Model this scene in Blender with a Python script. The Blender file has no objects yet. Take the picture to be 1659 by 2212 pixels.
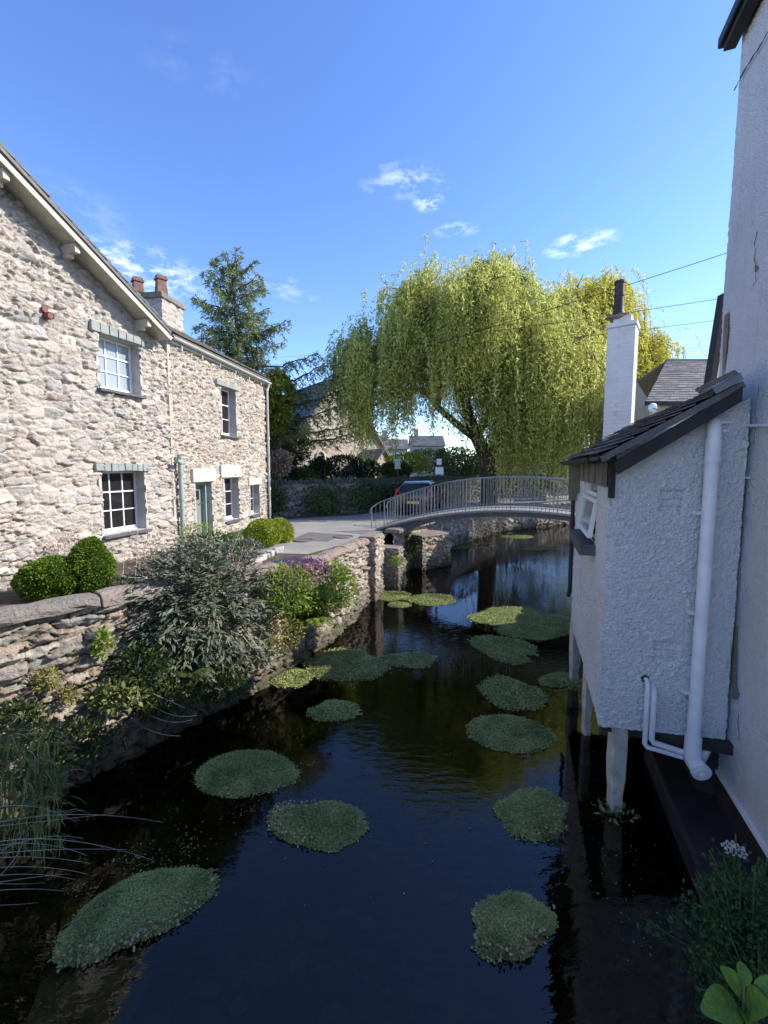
import bpy, math, random
import numpy as np
from mathutils import Vector, Matrix
from mathutils.geometry import tessellate_polygon
random.seed(7); rng = np.random.default_rng(7)
R = math.radians
scn = bpy.context.scene
COL = scn.collection
# ------------------------------------------------------------------ camera
EYE = 3.4; PITCH = R(5); FPX = 900.0
cam = bpy.data.cameras.new("camera"); camo = bpy.data.objects.new("camera", cam); COL.objects.link(camo)
cam.sensor_fit = 'VERTICAL'; cam.sensor_height = 36; cam.lens = 36 * FPX / 2212
cam.shift_y = -17.3 / 2212; cam.clip_end = 4000; cam.clip_start = 0.05
camo.location = (0, 0, EYE); camo.rotation_euler = (R(90) - PITCH, 0, 0)
scn.camera = camo
# ------------------------------------------------------------------ light
SUN_EL, SUN_AZ = R(33.5), R(8)          # azimuth from +X towards +Y
sdir = Vector((math.cos(SUN_AZ) * math.cos(SUN_EL), math.sin(SUN_AZ) * math.cos(SUN_EL), math.sin(SUN_EL)))
sl = bpy.data.lights.new("sun", 'SUN'); sl.energy = 3.1; sl.angle = R(0.5); sl.color = (1, .93, .82)
so = bpy.data.objects.new("sun", sl); COL.objects.link(so); so.rotation_euler = sdir.to_track_quat('Z', 'Y').to_euler()
world = bpy.data.worlds.new("World"); scn.world = world; world.use_nodes = True
wn = world.node_tree.nodes; wl = world.node_tree.links; wn.clear()
def wnode(t, **k):
    n = wn.new(t)
    for a, b in k.items(): setattr(n, a, b)
    return n
sky = wnode('ShaderNodeTexSky', sky_type='NISHITA', sun_disc=False, sun_elevation=SUN_EL, sun_rotation=R(90) - SUN_AZ)
sky.air_density = 1.0; sky.dust_density = 0.15; sky.ozone_density = 3.6
hs = wnode('ShaderNodeHueSaturation'); hs.inputs['Saturation'].default_value = 1.14
hs.inputs['Hue'].default_value = .512; wl.new(sky.outputs[0], hs.inputs['Color'])
tc = wnode('ShaderNodeTexCoord')
# wisps of cloud in a few parts of the sky, by direction
def ray(px, py):
    a = (px - 829.5) / FPX; b = (1106 - 17.3 - py) / FPX
    return a, b * math.sin(PITCH) + math.cos(PITCH), b * math.cos(PITCH) - math.sin(PITCH)
mask = None
for (px, py, w, h, amt) in [(290, 585, .15, .045, .95), (880, 390, .085, .028, .5), (925, 437, .03, .018, .95), (985, 497, .045, .013, .6),
                            (1255, 527, .065, .02, 1.0), (585, 610, .06, .018, .45), (640, 640, .05, .014, .25), (140, 460, .1, .05, .15),
                            (430, 140, .10, .03, .06)]:
    d = Vector(ray(px, py)).normalized()
    rt = Vector((d.y, -d.x, 0)).normalized(); up = rt.cross(d)
    res = []
    for ax, sc in ((rt, w), (up, h)):
        dp = wnode('ShaderNodeVectorMath', operation='DOT_PRODUCT'); dp.inputs[1].default_value = ax
        wl.new(tc.outputs['Generated'], dp.inputs[0])
        m1 = wnode('ShaderNodeMath', operation='DIVIDE'); wl.new(dp.outputs['Value'], m1.inputs[0]); m1.inputs[1].default_value = sc
        m2 = wnode('ShaderNodeMath', operation='MULTIPLY'); wl.new(m1.outputs[0], m2.inputs[0]); wl.new(m1.outputs[0], m2.inputs[1])
        res.append(m2)
    ad = wnode('ShaderNodeMath', operation='ADD'); wl.new(res[0].outputs[0], ad.inputs[0]); wl.new(res[1].outputs[0], ad.inputs[1])
    mr = wnode('ShaderNodeMapRange'); wl.new(ad.outputs[0], mr.inputs[0]); mr.inputs[3].default_value = amt; mr.inputs[4].default_value = 0
    mr.inputs[1].default_value = 0; mr.inputs[2].default_value = 1.3
    fr = wnode('ShaderNodeVectorMath', operation='DOT_PRODUCT'); fr.inputs[1].default_value = d; wl.new(tc.outputs['Generated'], fr.inputs[0])
    gt = wnode('ShaderNodeMath', operation='GREATER_THAN'); wl.new(fr.outputs['Value'], gt.inputs[0]); gt.inputs[1].default_value = 0
    mu = wnode('ShaderNodeMath', operation='MULTIPLY'); wl.new(mr.outputs[0], mu.inputs[0]); wl.new(gt.outputs[0], mu.inputs[1])
    if mask is None: mask = mu
    else:
        mx = wnode('ShaderNodeMath', operation='MAXIMUM'); wl.new(mask.outputs[0], mx.inputs[0]); wl.new(mu.outputs[0], mx.inputs[1]); mask = mx
mpn = wnode('ShaderNodeMapping'); mpn.inputs['Scale'].default_value = (1, 1, 2.4); wl.new(tc.outputs['Generated'], mpn.inputs[0])
nz = wnode('ShaderNodeTexNoise'); nz.inputs['Scale'].default_value = 22; nz.inputs['Detail'].default_value = 9; nz.inputs['Roughness'].default_value = .62
nz.inputs['Distortion'].default_value = .15
wl.new(mpn.outputs[0], nz.inputs['Vector'])
cr = wnode('ShaderNodeMapRange'); cr.inputs[1].default_value = .46; cr.inputs[2].default_value = .72; wl.new(nz.outputs[0], cr.inputs[0])
mm = wnode('ShaderNodeMath', operation='MULTIPLY'); wl.new(cr.outputs[0], mm.inputs[0]); wl.new(mask.outputs[0], mm.inputs[1])
mixc = wnode('ShaderNodeMixRGB'); wl.new(mm.outputs[0], mixc.inputs[0]); wl.new(hs.outputs[0], mixc.inputs[1]); mixc.inputs[2].default_value = (4.6, 4.9, 5.4, 1)
bg = wnode('ShaderNodeBackground'); bg.inputs['Strength'].default_value = .145; wl.new(mixc.outputs[0], bg.inputs[0])
wo = wnode('ShaderNodeOutputWorld'); wl.new(bg.outputs[0], wo.inputs[0])
scn.view_settings.view_transform = 'Standard'; scn.view_settings.look = 'None'; scn.view_settings.gamma = 1
scn.view_settings.exposure = 1.24
scn.render.resolution_x = 768; scn.render.resolution_y = 1024
scn.cycles.max_bounces = 6; scn.cycles.transparent_max_bounces = 10

# ------------------------------------------------------------------ photo helpers: a pixel of the survey picture to a point on a real plane
def pz(px, py, z):
    r = ray(px, py); t = (z - EYE) / r[2]; return Vector((r[0] * t, r[1] * t, z))
def pyd(px, py, Y):
    r = ray(px, py); t = Y / r[1]; return Vector((r[0] * t, Y, EYE + r[2] * t))
def pl(px, py, A, d):
    r = ray(px, py); det = -r[0] * d[1] + r[1] * d[0]
    t = (-A[0] * d[1] + A[1] * d[0]) / det
    return Vector((r[0] * t, r[1] * t, EYE + r[2] * t))
# ------------------------------------------------------------------ noise
def hsh(a, b, s):
    v = np.sin(a * 127.1 + b * 311.7 + s * 74.7) * 43758.5453
    return v - np.floor(v)
def vn(x, y, s=0):
    xi = np.floor(x); yi = np.floor(y); fx = x - xi; fy = y - yi
    fx = fx * fx * (3 - 2 * fx); fy = fy * fy * (3 - 2 * fy)
    a = hsh(xi, yi, s); b = hsh(xi + 1, yi, s); c = hsh(xi, yi + 1, s); d = hsh(xi + 1, yi + 1, s)
    return (a * (1 - fx) + b * fx) * (1 - fy) + (c * (1 - fx) + d * fx) * fy
def fbm(x, y, s=0, o=4):
    r = 0; a = .5
    for i in range(o):
        r = r + a * vn(x, y, s + i * 7); x = x * 2.03 + 5.2; y = y * 2.03 + 1.3; a *= .5
    return r
def voro(a, b, seed, jit=.8):
    ai = np.floor(a); bi = np.floor(b)
    F1 = np.full(a.shape, 9.); F2 = np.full(a.shape, 9.); ID = np.zeros(a.shape); DX = np.zeros(a.shape); DY = np.zeros(a.shape)
    for j in (-1, 0, 1):
        for i in (-1, 0, 1):
            ca = ai + i; cb = bi + j
            dx = ca + .5 + jit * (hsh(ca, cb, seed) - .5) - a
            dy = cb + .5 + jit * (hsh(ca, cb, seed + 3) - .5) - b
            d = (np.abs(dx) ** 2.6 + np.abs(dy * 1.0) ** 2.6) ** (1 / 2.6)
            new = d < F1
            F2 = np.where(new, F1, np.minimum(F2, d))
            ID = np.where(new, hsh(ca, cb, seed + 11), ID); DX = np.where(new, dx, DX); DY = np.where(new, dy, DY)
            F1 = np.where(new, d, F1)
    return F1, F2, ID, DX, DY
# ------------------------------------------------------------------ objects
def tag(o, label=None, cat=None, group=None, kind=None):
    if label: o['label'] = label
    if cat: o['category'] = cat
    if group: o['group'] = group
    if kind: o['kind'] = kind
    return o
def thing(name, label, cat, loc=(0, 0, 0), group=None):
    o = bpy.data.objects.new(name, None); COL.objects.link(o); o.location = loc; o.empty_display_size = .2
    return tag(o, label, cat, group)
def wloc(p):
    v = Vector((0, 0, 0))
    while p is not None: v += p.location; p = p.parent
    return v
def link(name, me, mat, parent=None):
    o = bpy.data.objects.new(name, me); COL.objects.link(o)
    if mat is not None: me.materials.append(mat)
    if parent is not None:
        o.parent = parent; o.location = -wloc(parent)     # mesh data stay in world coordinates
    return o
def np_mesh(name, V, Fc, mat, parent=None, rnd=None, edge=None, smooth=False):
    V = np.asarray(V, dtype=np.float32); Fc = np.asarray(Fc, dtype=np.int32); k = Fc.shape[1]
    me = bpy.data.meshes.new(name)
    me.vertices.add(len(V)); me.vertices.foreach_set('co', V.ravel())
    me.loops.add(Fc.size); me.loops.foreach_set('vertex_index', Fc.ravel())
    me.polygons.add(len(Fc)); me.polygons.foreach_set('loop_start', np.arange(0, Fc.size, k, dtype=np.int32))
    me.polygons.foreach_set('loop_total', np.full(len(Fc), k, dtype=np.int32))
    if smooth: me.polygons.foreach_set('use_smooth', np.ones(len(Fc), dtype=bool))
    for nm, a in (('rnd', rnd), ('edge', edge)):
        if a is not None:
            at = me.attributes.new(nm, 'FLOAT', 'POINT'); at.data.foreach_set('value', np.asarray(a, dtype=np.float32))
    me.update(calc_edges=True); me.validate()
    return link(name, me, mat, parent)
class MB:
    def __init__(s): s.v = []; s.f = []; s.r = []
    def add(s, vs, fs, r=None):
        if r is None: r = random.random()
        n = len(s.v); s.v += [tuple(p) for p in vs]; s.r += [r] * len(vs); s.f += [tuple(i + n for i in f) for f in fs]; return s
    def frame(s, O, X, Y, Z, r=None):       # box from corner O with edge vectors
        O, X, Y, Z = map(Vector, (O, X, Y, Z))
        vs = [O, O + X, O + X + Y, O + Y, O + Z, O + X + Z, O + X + Y + Z, O + Y + Z]
        fs = [(0, 3, 2, 1), (4, 5, 6, 7), (0, 1, 5, 4), (1, 2, 6, 5), (2, 3, 7, 6), (3, 0, 4, 7)]
        return s.add(vs, fs, r)
    def box(s, c, sz, rz=0, r=None):
        m = Matrix.Rotation(rz, 3, 'Z'); c = Vector(c)
        X = m @ Vector((sz[0], 0, 0)); Y = m @ Vector((0, sz[1], 0)); Z = Vector((0, 0, sz[2]))
        return s.frame(c - X / 2 - Y / 2 - Z / 2, X, Y, Z, r)
    def beam(s, a, b, w, h, up=(0, 0, 1), r=None):
        a, b = Vector(a), Vector(b); d = (b - a).normalized(); u = Vector(up); sd = d.cross(u)
        if sd.length < 1e-4: sd = d.cross(Vector((0, 1, 0)))
        sd.normalize(); u = sd.cross(d).normalized()
        return s.frame(a - sd * w / 2 - u * h / 2, b - a, sd * w, u * h, r)
    def tube(s, pts, rad, n=10, cap=True, r=None):
        pts = [Vector(p) for p in pts]
        if not hasattr(rad, '__len__'): rad = [rad] * len(pts)
        vs = []; up = None
        for i, p in enumerate(pts):
            d = (pts[min(i + 1, len(pts) - 1)] - pts[max(i - 1, 0)]).normalized()
            if up is None:
                up = d.cross(Vector((0, 0, 1)))
                if up.length < .1: up = d.cross(Vector((1, 0, 0)))
            up = (up - d * up.dot(d)).normalized(); o = d.cross(up)
            for k in range(n):
                a = 2 * math.pi * k / n; vs.append(p + (up * math.cos(a) + o * math.sin(a)) * rad[i])
        fs = []
        for i in range(len(pts) - 1):
            for k in range(n):
                k2 = (k + 1) % n; fs.append((i * n + k, i * n + k2, (i + 1) * n + k2, (i + 1) * n + k))
        if cap: fs.append(tuple(range(n - 1, -1, -1))); fs.append(tuple((len(pts) - 1) * n + k for k in range(n)))
        return s.add(vs, fs, r)
    def prism(s, poly, ext, r=None):
        n = len(poly); poly = [Vector(p) for p in poly]; ext = Vector(ext)
        vs = poly + [p + ext for p in poly]
        fs = [tuple(range(n - 1, -1, -1)), tuple(range(n, 2 * n))] + [(i, (i + 1) % n, (i + 1) % n + n, i + n) for i in range(n)]
        return s.add(vs, fs, r)
    def poly(s, pts, r=None): return s.add(pts, [tuple(range(len(pts)))], r)
    def blob(s, c, rad, seed=0, n=14, m=9, amp=.1, r=None):
        vs = []; fs = []
        for j in range(m + 1):
            t = math.pi * j / m
            for i in range(n):
                a = 2 * math.pi * i / n
                d = Vector((math.sin(t) * math.cos(a), math.sin(t) * math.sin(a), math.cos(t)))
                k = 1 + amp * (2 * float(vn(np.array(a * 1.3 + seed), np.array(t * 2.1 + seed * 3), 5)) - 1) if 0 < j < m else 1
                if i == n: pass
                vs.append(Vector(c) + Vector((d.x * rad[0], d.y * rad[1], d.z * rad[2])) * k)
        for j in range(m):
            for i in range(n):
                i2 = (i + 1) % n; fs.append((j * n + i, (j + 1) * n + i, (j + 1) * n + i2, j * n + i2))
        return s.add(vs, fs, r)
    def build(s, name, mat, parent=None, smooth=False, bevel=0):
        me = bpy.data.meshes.new(name); me.from_pydata(s.v, [], s.f); me.update()
        at = me.attributes.new('rnd', 'FLOAT', 'POINT'); at.data.foreach_set('value', np.array(s.r, dtype=np.float32))
        if smooth:
            me.polygons.foreach_set('use_smooth', np.ones(len(me.polygons), dtype=bool))
        o = link(name, me, mat, parent)
        if bevel:
            b = o.modifiers.new('bevel', 'BEVEL'); b.width = bevel; b.segments = 2; b.limit_method = 'ANGLE'
        if smooth and not bevel:
            try: me.set_sharp_from_angle(angle=R(50))
            except Exception: pass
        return o
# ------------------------------------------------------------------ materials
class NT:
    def __init__(s, name):
        s.m = bpy.data.materials.new(name); s.m.use_nodes = True; s.t = s.m.node_tree; s.t.nodes.clear()
        s.out = s.n('ShaderNodeOutputMaterial')
    def n(s, t, inp=None, **k):
        x = s.t.nodes.new(t)
        for a, b in k.items(): setattr(x, a, b)
        for a, b in (inp or {}).items():
            if isinstance(b, tuple) and len(b) == 2 and hasattr(b[0], 'outputs'): s.t.links.new(b[0].outputs[b[1]], x.inputs[a])
            elif hasattr(b, 'outputs'): s.t.links.new(b.outputs[0], x.inputs[a])
            else: x.inputs[a].default_value = b
        return x
    def coord(s, scale=(1, 1, 1)):
        t = s.n('ShaderNodeTexCoord'); return s.n('ShaderNodeMapping', {'Vector': (t, 'Object'), 'Scale': scale})
    def noise(s, v, sc, det=5, ro=.55, dist=0): return s.n('ShaderNodeTexNoise', {'Vector': v, 'Scale': sc, 'Detail': det, 'Roughness': ro, 'Distortion': dist})
    def ramp(s, fac, stops, inter='LINEAR'):
        r = s.n('ShaderNodeValToRGB', {'Fac': fac}); e = r.color_ramp; e.interpolation = inter
        while len(e.elements) < len(stops): e.elements.new(.5)
        for el, (p, c) in zip(e.elements, stops):
            el.position = p; el.color = (*c, 1) if len(c) == 3 else c
        return r
    def mix(s, f, a, b, blend='MIX'): return s.n('ShaderNodeMixRGB', {0: f, 1: a, 2: b}, blend_type=blend)
    def bump(s, h, st=.3, d=.02): return s.n('ShaderNodeBump', {'Height': h, 'Strength': st, 'Distance': d})
    def bsdf(s, col, rough=.8, bump=None, spec=.3, metal=0):
        inp = {'Base Color': col, 'Roughness': rough, 'Specular IOR Level': spec, 'Metallic': metal}
        if bump is not None: inp['Normal'] = bump
        return s.n('ShaderNodeBsdfPrincipled', inp)
    def done(s, sh): s.t.links.new(sh.outputs[0], s.out.inputs[0]); return s.m
def c4(c): return (c[0], c[1], c[2], 1)
def simple(name, col, rough=.6, var=.25, sc=6, bump=.15, metal=0, spec=.3, bscale=60):
    t = NT(name); v = t.coord(); n = t.noise(v, sc, 6, .6); n2 = t.noise(v, bscale, 3)
    lo = tuple(x * (1 - var) for x in col); hi = tuple(min(1, x * (1 + var)) for x in col)
    r = t.ramp(n, [(.3, lo), (.7, hi)])
    return t.done(t.bsdf(r, rough, t.bump(n2, bump, .01), spec, metal))
def stonemat(name, cols, mortar, bump=.5, lich=None, wash=0.0, damp_shade=False):
    t = NT(name); v = t.coord(); a = t.n('ShaderNodeAttribute', attribute_name='rnd'); e = t.n('ShaderNodeAttribute', attribute_name='edge')
    n = t.noise(v, 5, 8, .65); n2 = t.noise(v, 30, 6, .7); n3 = t.noise(v, 1.3, 4)
    f = t.n('ShaderNodeMath', {0: (a, 'Fac'), 1: t.n('ShaderNodeMath', {0: n, 1: .25}, operation='MULTIPLY')}, operation='ADD')
    f = t.n('ShaderNodeMath', {0: f, 1: .12}, operation='SUBTRACT')
    k = len(cols); st = [(i / (k - 1), c) for i, c in enumerate(cols)]
    sc = t.ramp(f, st)
    sp = t.ramp(n2, [(.33, (.50, .48, .47)), (.46, (.97, .97, .97)), (.75, (1.15, 1.15, 1.13))])
    c = t.mix(.85, sc, sp, 'MULTIPLY')
    c = t.mix(t.ramp((e, 'Fac') if False else t.n('ShaderNodeMath', {0: (e, 'Fac'), 1: 1.0}, operation='MULTIPLY'), [(.12, (0, 0, 0)), (.55, (1, 1, 1))]), c4(mortar), c)
    if wash: c = t.mix(t.ramp(n3, [(.35, (0, 0, 0)), (.65, (wash, wash, wash))]), c, c4(mortar))
    if lich: c = t.mix(t.ramp(t.noise(v, 3.1, 7, .75), [(.55, (0, 0, 0)), (.68, (.6, .6, .6))]), c, c4(lich))
    if damp_shade:
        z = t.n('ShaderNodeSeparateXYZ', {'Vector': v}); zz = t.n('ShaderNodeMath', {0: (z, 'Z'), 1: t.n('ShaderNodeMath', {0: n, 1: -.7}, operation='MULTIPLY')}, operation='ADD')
        c = t.mix(t.n('ShaderNodeMapRange', {'Value': zz, 'From Min': -.3, 'From Max': .25, 'To Min': .85, 'To Max': 0.0}), c, (.075, .07, .04, 1))  # darker foot of the wall: damp tone that also paints in missing shade
    h = t.n('ShaderNodeMath', {0: n2, 1: n}, operation='ADD')
    return t.done(t.bsdf(c, .92, t.bump(h, bump, .05), .15))
def leafmat(name, cols, trans=.35, rough=.5, spec=.25):
    t = NT(name); a = t.n('ShaderNodeAttribute', attribute_name='rnd'); k = len(cols)
    c = t.ramp((a, 'Fac') if False else t.n('ShaderNodeMath', {0: (a, 'Fac'), 1: 1.0}, operation='MULTIPLY'), [(i / (k - 1), x) for i, x in enumerate(cols)])
    b = t.bsdf(c, rough, None, spec); tr = t.n('ShaderNodeBsdfTranslucent', {'Color': t.mix(.5, c, (.75, .85, .18, 1), 'MULTIPLY') if False else c})
    return t.done(t.n('ShaderNodeMixShader', {0: trans, 1: b, 2: tr}))
def rendermat(name, col, stain=(.5, .47, .40), amt=.35, bump=.9, bs=55):
    t = NT(name); v = t.coord(); n1 = t.noise(v, 1.1, 7, .65); n2 = t.noise(v, bs, 4, .62)
    vo = t.n('ShaderNodeTexVoronoi', {'Vector': v, 'Scale': bs * .8, 'Randomness': 1.0}); vs = t.coord((6, 6, .5)); st = t.noise(vs, 1.2, 6, .7)
    c = t.ramp(n1, [(.3, tuple(x * .86 for x in col)), (.7, col)])
    c = t.mix(t.ramp(st, [(.55, (0, 0, 0)), (.8, (amt, amt, amt))]), c, c4(stain))
    pit = t.ramp(n2, [(.3, (.72, .72, .74)), (.45, (1, 1, 1))])
    c = t.mix(.6, c, pit, 'MULTIPLY')
    h = t.n('ShaderNodeMath', {0: n2, 1: t.n('ShaderNodeMath', {0: (vo, 'Distance'), 1: -.6}, operation='MULTIPLY')}, operation='ADD')
    return t.done(t.bsdf(c, .9, t.bump(h, bump, .02), .15))
M = {}
M['gable'] = stonemat('limewashed_rubble', [(.52, .47, .41), (.38, .36, .34), (.61, .56, .49), (.49, .41, .36), (.39, .38, .37), (.67, .62, .55)], (.57, .51, .44), .8, wash=.45)
M['rubble'] = stonemat('small_rubble', [(.51, .45, .37), (.34, .30, .26), (.60, .54, .47), (.48, .37, .30), (.35, .35, .33), (.66, .61, .53)], (.56, .50, .41), .7)
M['riverwall'] = stonemat('river_wall_stone', [(.42, .36, .29), (.27, .24, .21), (.52, .47, .40), (.45, .33, .26), (.34, .34, .32), (.60, .56, .48)], (.24, .20, .16), .9, (.42, .40, .16), damp_shade=True)
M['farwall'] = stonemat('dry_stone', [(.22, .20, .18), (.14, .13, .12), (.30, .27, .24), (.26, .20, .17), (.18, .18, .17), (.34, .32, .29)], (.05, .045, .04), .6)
M['chapel'] = stonemat('chapel_stone', [(.62, .53, .44), (.52, .44, .37), (.68, .60, .50), (.58, .47, .39), (.54, .50, .44), (.72, .64, .54)], (.64, .56, .47), .4)
M['coping'] = stonemat('coping_stone', [(.36, .30, .25), (.30, .27, .24), (.42, .36, .29), (.35, .27, .23), (.40, .36, .31)], (.30, .26, .22), 1.0, (.50, .46, .32))
M['darkcoping'] = stonemat('dark_coping', [(.20, .19, .17), (.26, .24, .21), (.15, .14, .13), (.32, .30, .26)], (.1, .1, .09), .8, (.30, .30, .22))
M['render'] = rendermat('white_roughcast', (.87, .88, .90), (.50, .50, .42), amt=.22, bump=1.0, bs=75)
M['render_old'] = rendermat('old_white_roughcast', (.82, .83, .86), (.50, .48, .45), .5, 1.0, 65)
M['whitebrick'] = None
M['white'] = simple('white_paint', (.80, .81, .82), .4, .05, 4, .05)
M['whitepipe'] = simple('white_pipe_plastic', (.74, .76, .80), .35, .09, 5, .05)
M['soil'] = simple('grey_green_pipe', (.30, .36, .33), .5, .15, 6, .1)
M['gutter'] = simple('pale_gutter', (.52, .54, .50), .45, .12, 4, .1)
M['cream'] = simple('cream_paint', (.50, .46, .37), .6, .18, 7, .1)
M['slatesill'] = simple('slate_sill', (.10, .10, .11), .6, .25, 8, .2)
M['lintel'] = simple('green_slate_lintel', (.27, .295, .275), .75, .18, 5, .4)
M['plaster'] = simple('pale_lintel_render', (.56, .50, .44), .9, .12, 9, .8, bscale=30)
M['reveal'] = simple('reveal_render', (.44, .42, .39), .9, .2, 5, .6, bscale=25)
M['terra'] = simple('terracotta', (.20, .105, .075), .75, .3, 6, .2)
M['redclay'] = simple('red_clay_pipe', (.20, .065, .045), .6, .2, 6, .2)
M['black'] = simple('black_paint', (.018, .018, .02), .45, .3, 6, .1)
M['darkwood'] = simple('dark_board', (.035, .032, .032), .6, .3, 6, .3)
M['greywood'] = simple('grey_brown_board', (.17, .165, .145), .8, .25, 8, .5)
M['pinewood'] = simple('weathered_post', (.50, .47, .42), .9, .3, 9, .9, bscale=22)
M['lead'] = simple('lead_flashing', (.22, .24, .25), .5, .2, 5, .2)
M['iron'] = simple('grey_iron', (.27, .28, .28), .5, .2, 9, .1, .3)
M['girder'] = simple('painted_girder', (.10, .105, .11), .6, .25, 5, .2)
M['deckstone'] = simple('deck_board', (.27, .26, .25), .85, .2, 6, .4)
M['interior'] = simple('room_dark', (.035, .028, .026), .9, .3, 2, .1)
M['blind'] = simple('pale_blind', (.56, .64, .66), .8, .06, 3, .05)
M['doorgreen'] = simple('grey_green_door', (.20, .235, .215), .55, .12, 5, .1)
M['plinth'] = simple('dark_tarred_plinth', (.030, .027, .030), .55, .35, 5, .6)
M['bark'] = simple('willow_bark', (.075, .058, .04), .95, .4, 6, 1.0, bscale=18)
M['barkc'] = simple('conifer_bark', (.10, .075, .06), .95, .3, 6, .8, bscale=18)
M['twig'] = simple('pale_dry_stem', (.34, .31, .25), .8, .3, 6, .1)
M['greenstem'] = simple('green_stem', (.12, .17, .06), .7, .3, 6, .1)
M['mud'] = simple('river_mud', (.34, .30, .24), .85, .35, 4, .6, bscale=25)
M['soilbed'] = simple('garden_soil', (.09, .07, .05), .95, .4, 5, .9, bscale=20)
M['tyre'] = simple('rubber_tyre', (.02, .02, .02), .8, .2, 5, .1)
M['sign'] = simple('notice_board_face', (.55, .60, .58), .5, .05, 5, .02)
M['brownpatch'] = simple('bare_patch', (.28, .21, .16), .95, .3, 12, .8)
M['crackmat'] = simple('crack_dark', (.12, .11, .10), .95, .3, 12, .4)
def slatemat(name, cols):
    t = NT(name); v = t.coord(); a = t.n('ShaderNodeAttribute', attribute_name='rnd'); n = t.noise(v, 9, 7, .7); n2 = t.noise(v, 3, 5, .7)
    f = t.n('ShaderNodeMath', {0: (a, 'Fac'), 1: 1.0}, operation='MULTIPLY')
    c = t.ramp(f, [(i / (len(cols) - 1), x) for i, x in enumerate(cols)])
    c = t.mix(t.ramp(n, [(.5, (0, 0, 0)), (.72, (.5, .5, .5))]), c, (.26, .26, .20, 1))
    return t.done(t.bsdf(c, .62, t.bump(n, .4, .01), .4))
M['slate'] = slatemat('roof_slate', [(.085, .09, .10), (.12, .12, .125), (.065, .068, .075), (.15, .15, .145)])
M['slateold'] = slatemat('old_roof_slate', [(.12, .11, .105), (.20, .175, .16), (.10, .095, .09), (.26, .21, .19)])
def brickmat():
    t = NT('painted_white_brick'); v = t.coord(); s = t.n('ShaderNodeSeparateXYZ', {'Vector': v})
    xy = t.n('ShaderNodeMath', {0: (s, 'X'), 1: (s, 'Y')}, operation='ADD'); cc = t.n('ShaderNodeCombineXYZ', {'X': xy, 'Y': (s, 'Z')})
    b = t.n('ShaderNodeTexBrick', {'Vector': cc, 'Scale': 1.0, 'Mortar Size': .005, 'Brick Width': .22, 'Row Height': .075, 'Color1': (.74, .74, .76, 1), 'Color2': (.66, .66, .68, 1), 'Mortar': (.52, .51, .50, 1)})
    n = t.noise(v, 4, 7, .7); fade = t.ramp(t.noise(v, 1.3, 3), [(.4, (.15, .15, .15)), (.6, (1, 1, 1))])
    c = t.mix(fade, (.72, .72, .745, 1), b); c = t.mix(t.ramp(n, [(.45, (0, 0, 0)), (.8, (.45, .45, .45))]), c, (.45, .42, .38, 1))
    return t.done(t.bsdf(c, .85, t.bump((b, 'Color'), .6, .01), .2))
M['whitebrick'] = brickmat()
def glassmat(name, tint, rough=.03):
    t = NT(name); return t.done(t.bsdf(c4(tint), rough, t.bump(t.noise(t.coord(), 2.5, 2), .08, .02), .6))
M['glass'] = glassmat('dark_window_glass', (.02, .018, .02))
M['glasspale'] = glassmat('blind_behind_glass', (.30, .35, .37), .12)
def asphalt():
    t = NT('asphalt'); v = t.coord(); n = t.noise(v, .7, 6, .6); n2 = t.noise(v, 70, 3, .7)
    c = t.ramp(n, [(.3, (.24, .225, .21)), (.5, (.30, .285, .265)), (.7, (.37, .35, .33))]); c = t.mix(.5, c, t.ramp(n2, [(.3, (.6, .6, .6)), (.7, (1.2, 1.2, 1.2))]), 'MULTIPLY')
    return t.done(t.bsdf(c, .9, t.bump(n2, .5, .01), .2))
M['asphalt'] = asphalt()
def groundmat():
    t = NT('grassy_ground'); v = t.coord(); n = t.noise(v, 1.5, 8, .7)
    c = t.ramp(n, [(.3, (.045, .07, .02)), (.55, (.09, .11, .035)), (.75, (.14, .12, .07))])
    return t.done(t.bsdf(c, .95, t.bump(t.noise(v, 25, 4), .8, .05), .1))
M['ground'] = groundmat()
def bedmat():
    t = NT('river_bed'); v = t.coord(); n = t.noise(v, 1.7, 8, .7, .4); n2 = t.noise(v, 14, 4, .7)
    c = t.ramp(n, [(.3, (.035, .032, .016)), (.5, (.085, .077, .032)), (.7, (.16, .145, .07))])
    c = t.mix(.6, c, t.ramp(n2, [(.35, (.4, .4, .4)), (.7, (1.3, 1.3, 1.2))]), 'MULTIPLY')
    return t.done(t.bsdf(c, .95, t.bump(n2, .8, .04), .1))
M['bed'] = bedmat()
def watermat():
    t = NT('stream_water'); v = t.coord((1, 1, 1)); n = t.noise(v, 1.6, 3, .5); v2 = t.coord((1, 2.6, 1)); n2 = t.noise(v2, 5.5, 3, .5, .3)
    region = t.ramp(t.noise(v, .35, 2), [(.42, (.12, .12, .12)), (.62, (1, 1, 1))])
    h = t.n('ShaderNodeMath', {0: t.n('ShaderNodeMath', {0: n2, 1: region}, operation='MULTIPLY'), 1: t.n('ShaderNodeMath', {0: n, 1: .5}, operation='MULTIPLY')}, operation='ADD')
    b = t.bump(h, .13, .035)
    gl = t.n('ShaderNodeBsdfGlossy', {'Color': (1, 1, 1, 1), 'Roughness': .02, 'Normal': b})
    tr = t.n('ShaderNodeBsdfTransparent', {'Color': (.46, .41, .25, 1)})
    fr = t.n('ShaderNodeFresnel', {'IOR': 1.48, 'Normal': b})
    return t.done(t.n('ShaderNodeMixShader', {0: fr, 1: tr, 2: gl}))
M['water'] = watermat()
M['willow'] = leafmat('willow_leaf', [(.30, .35, .07), (.48, .51, .12), (.62, .62, .17), (.76, .72, .25), (.40, .45, .10)], .5)
M['willowy'] = leafmat('golden_willow_leaf', [(.40, .42, .07), (.60, .57, .10), (.76, .67, .13), (.50, .52, .11)], .5)
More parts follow.
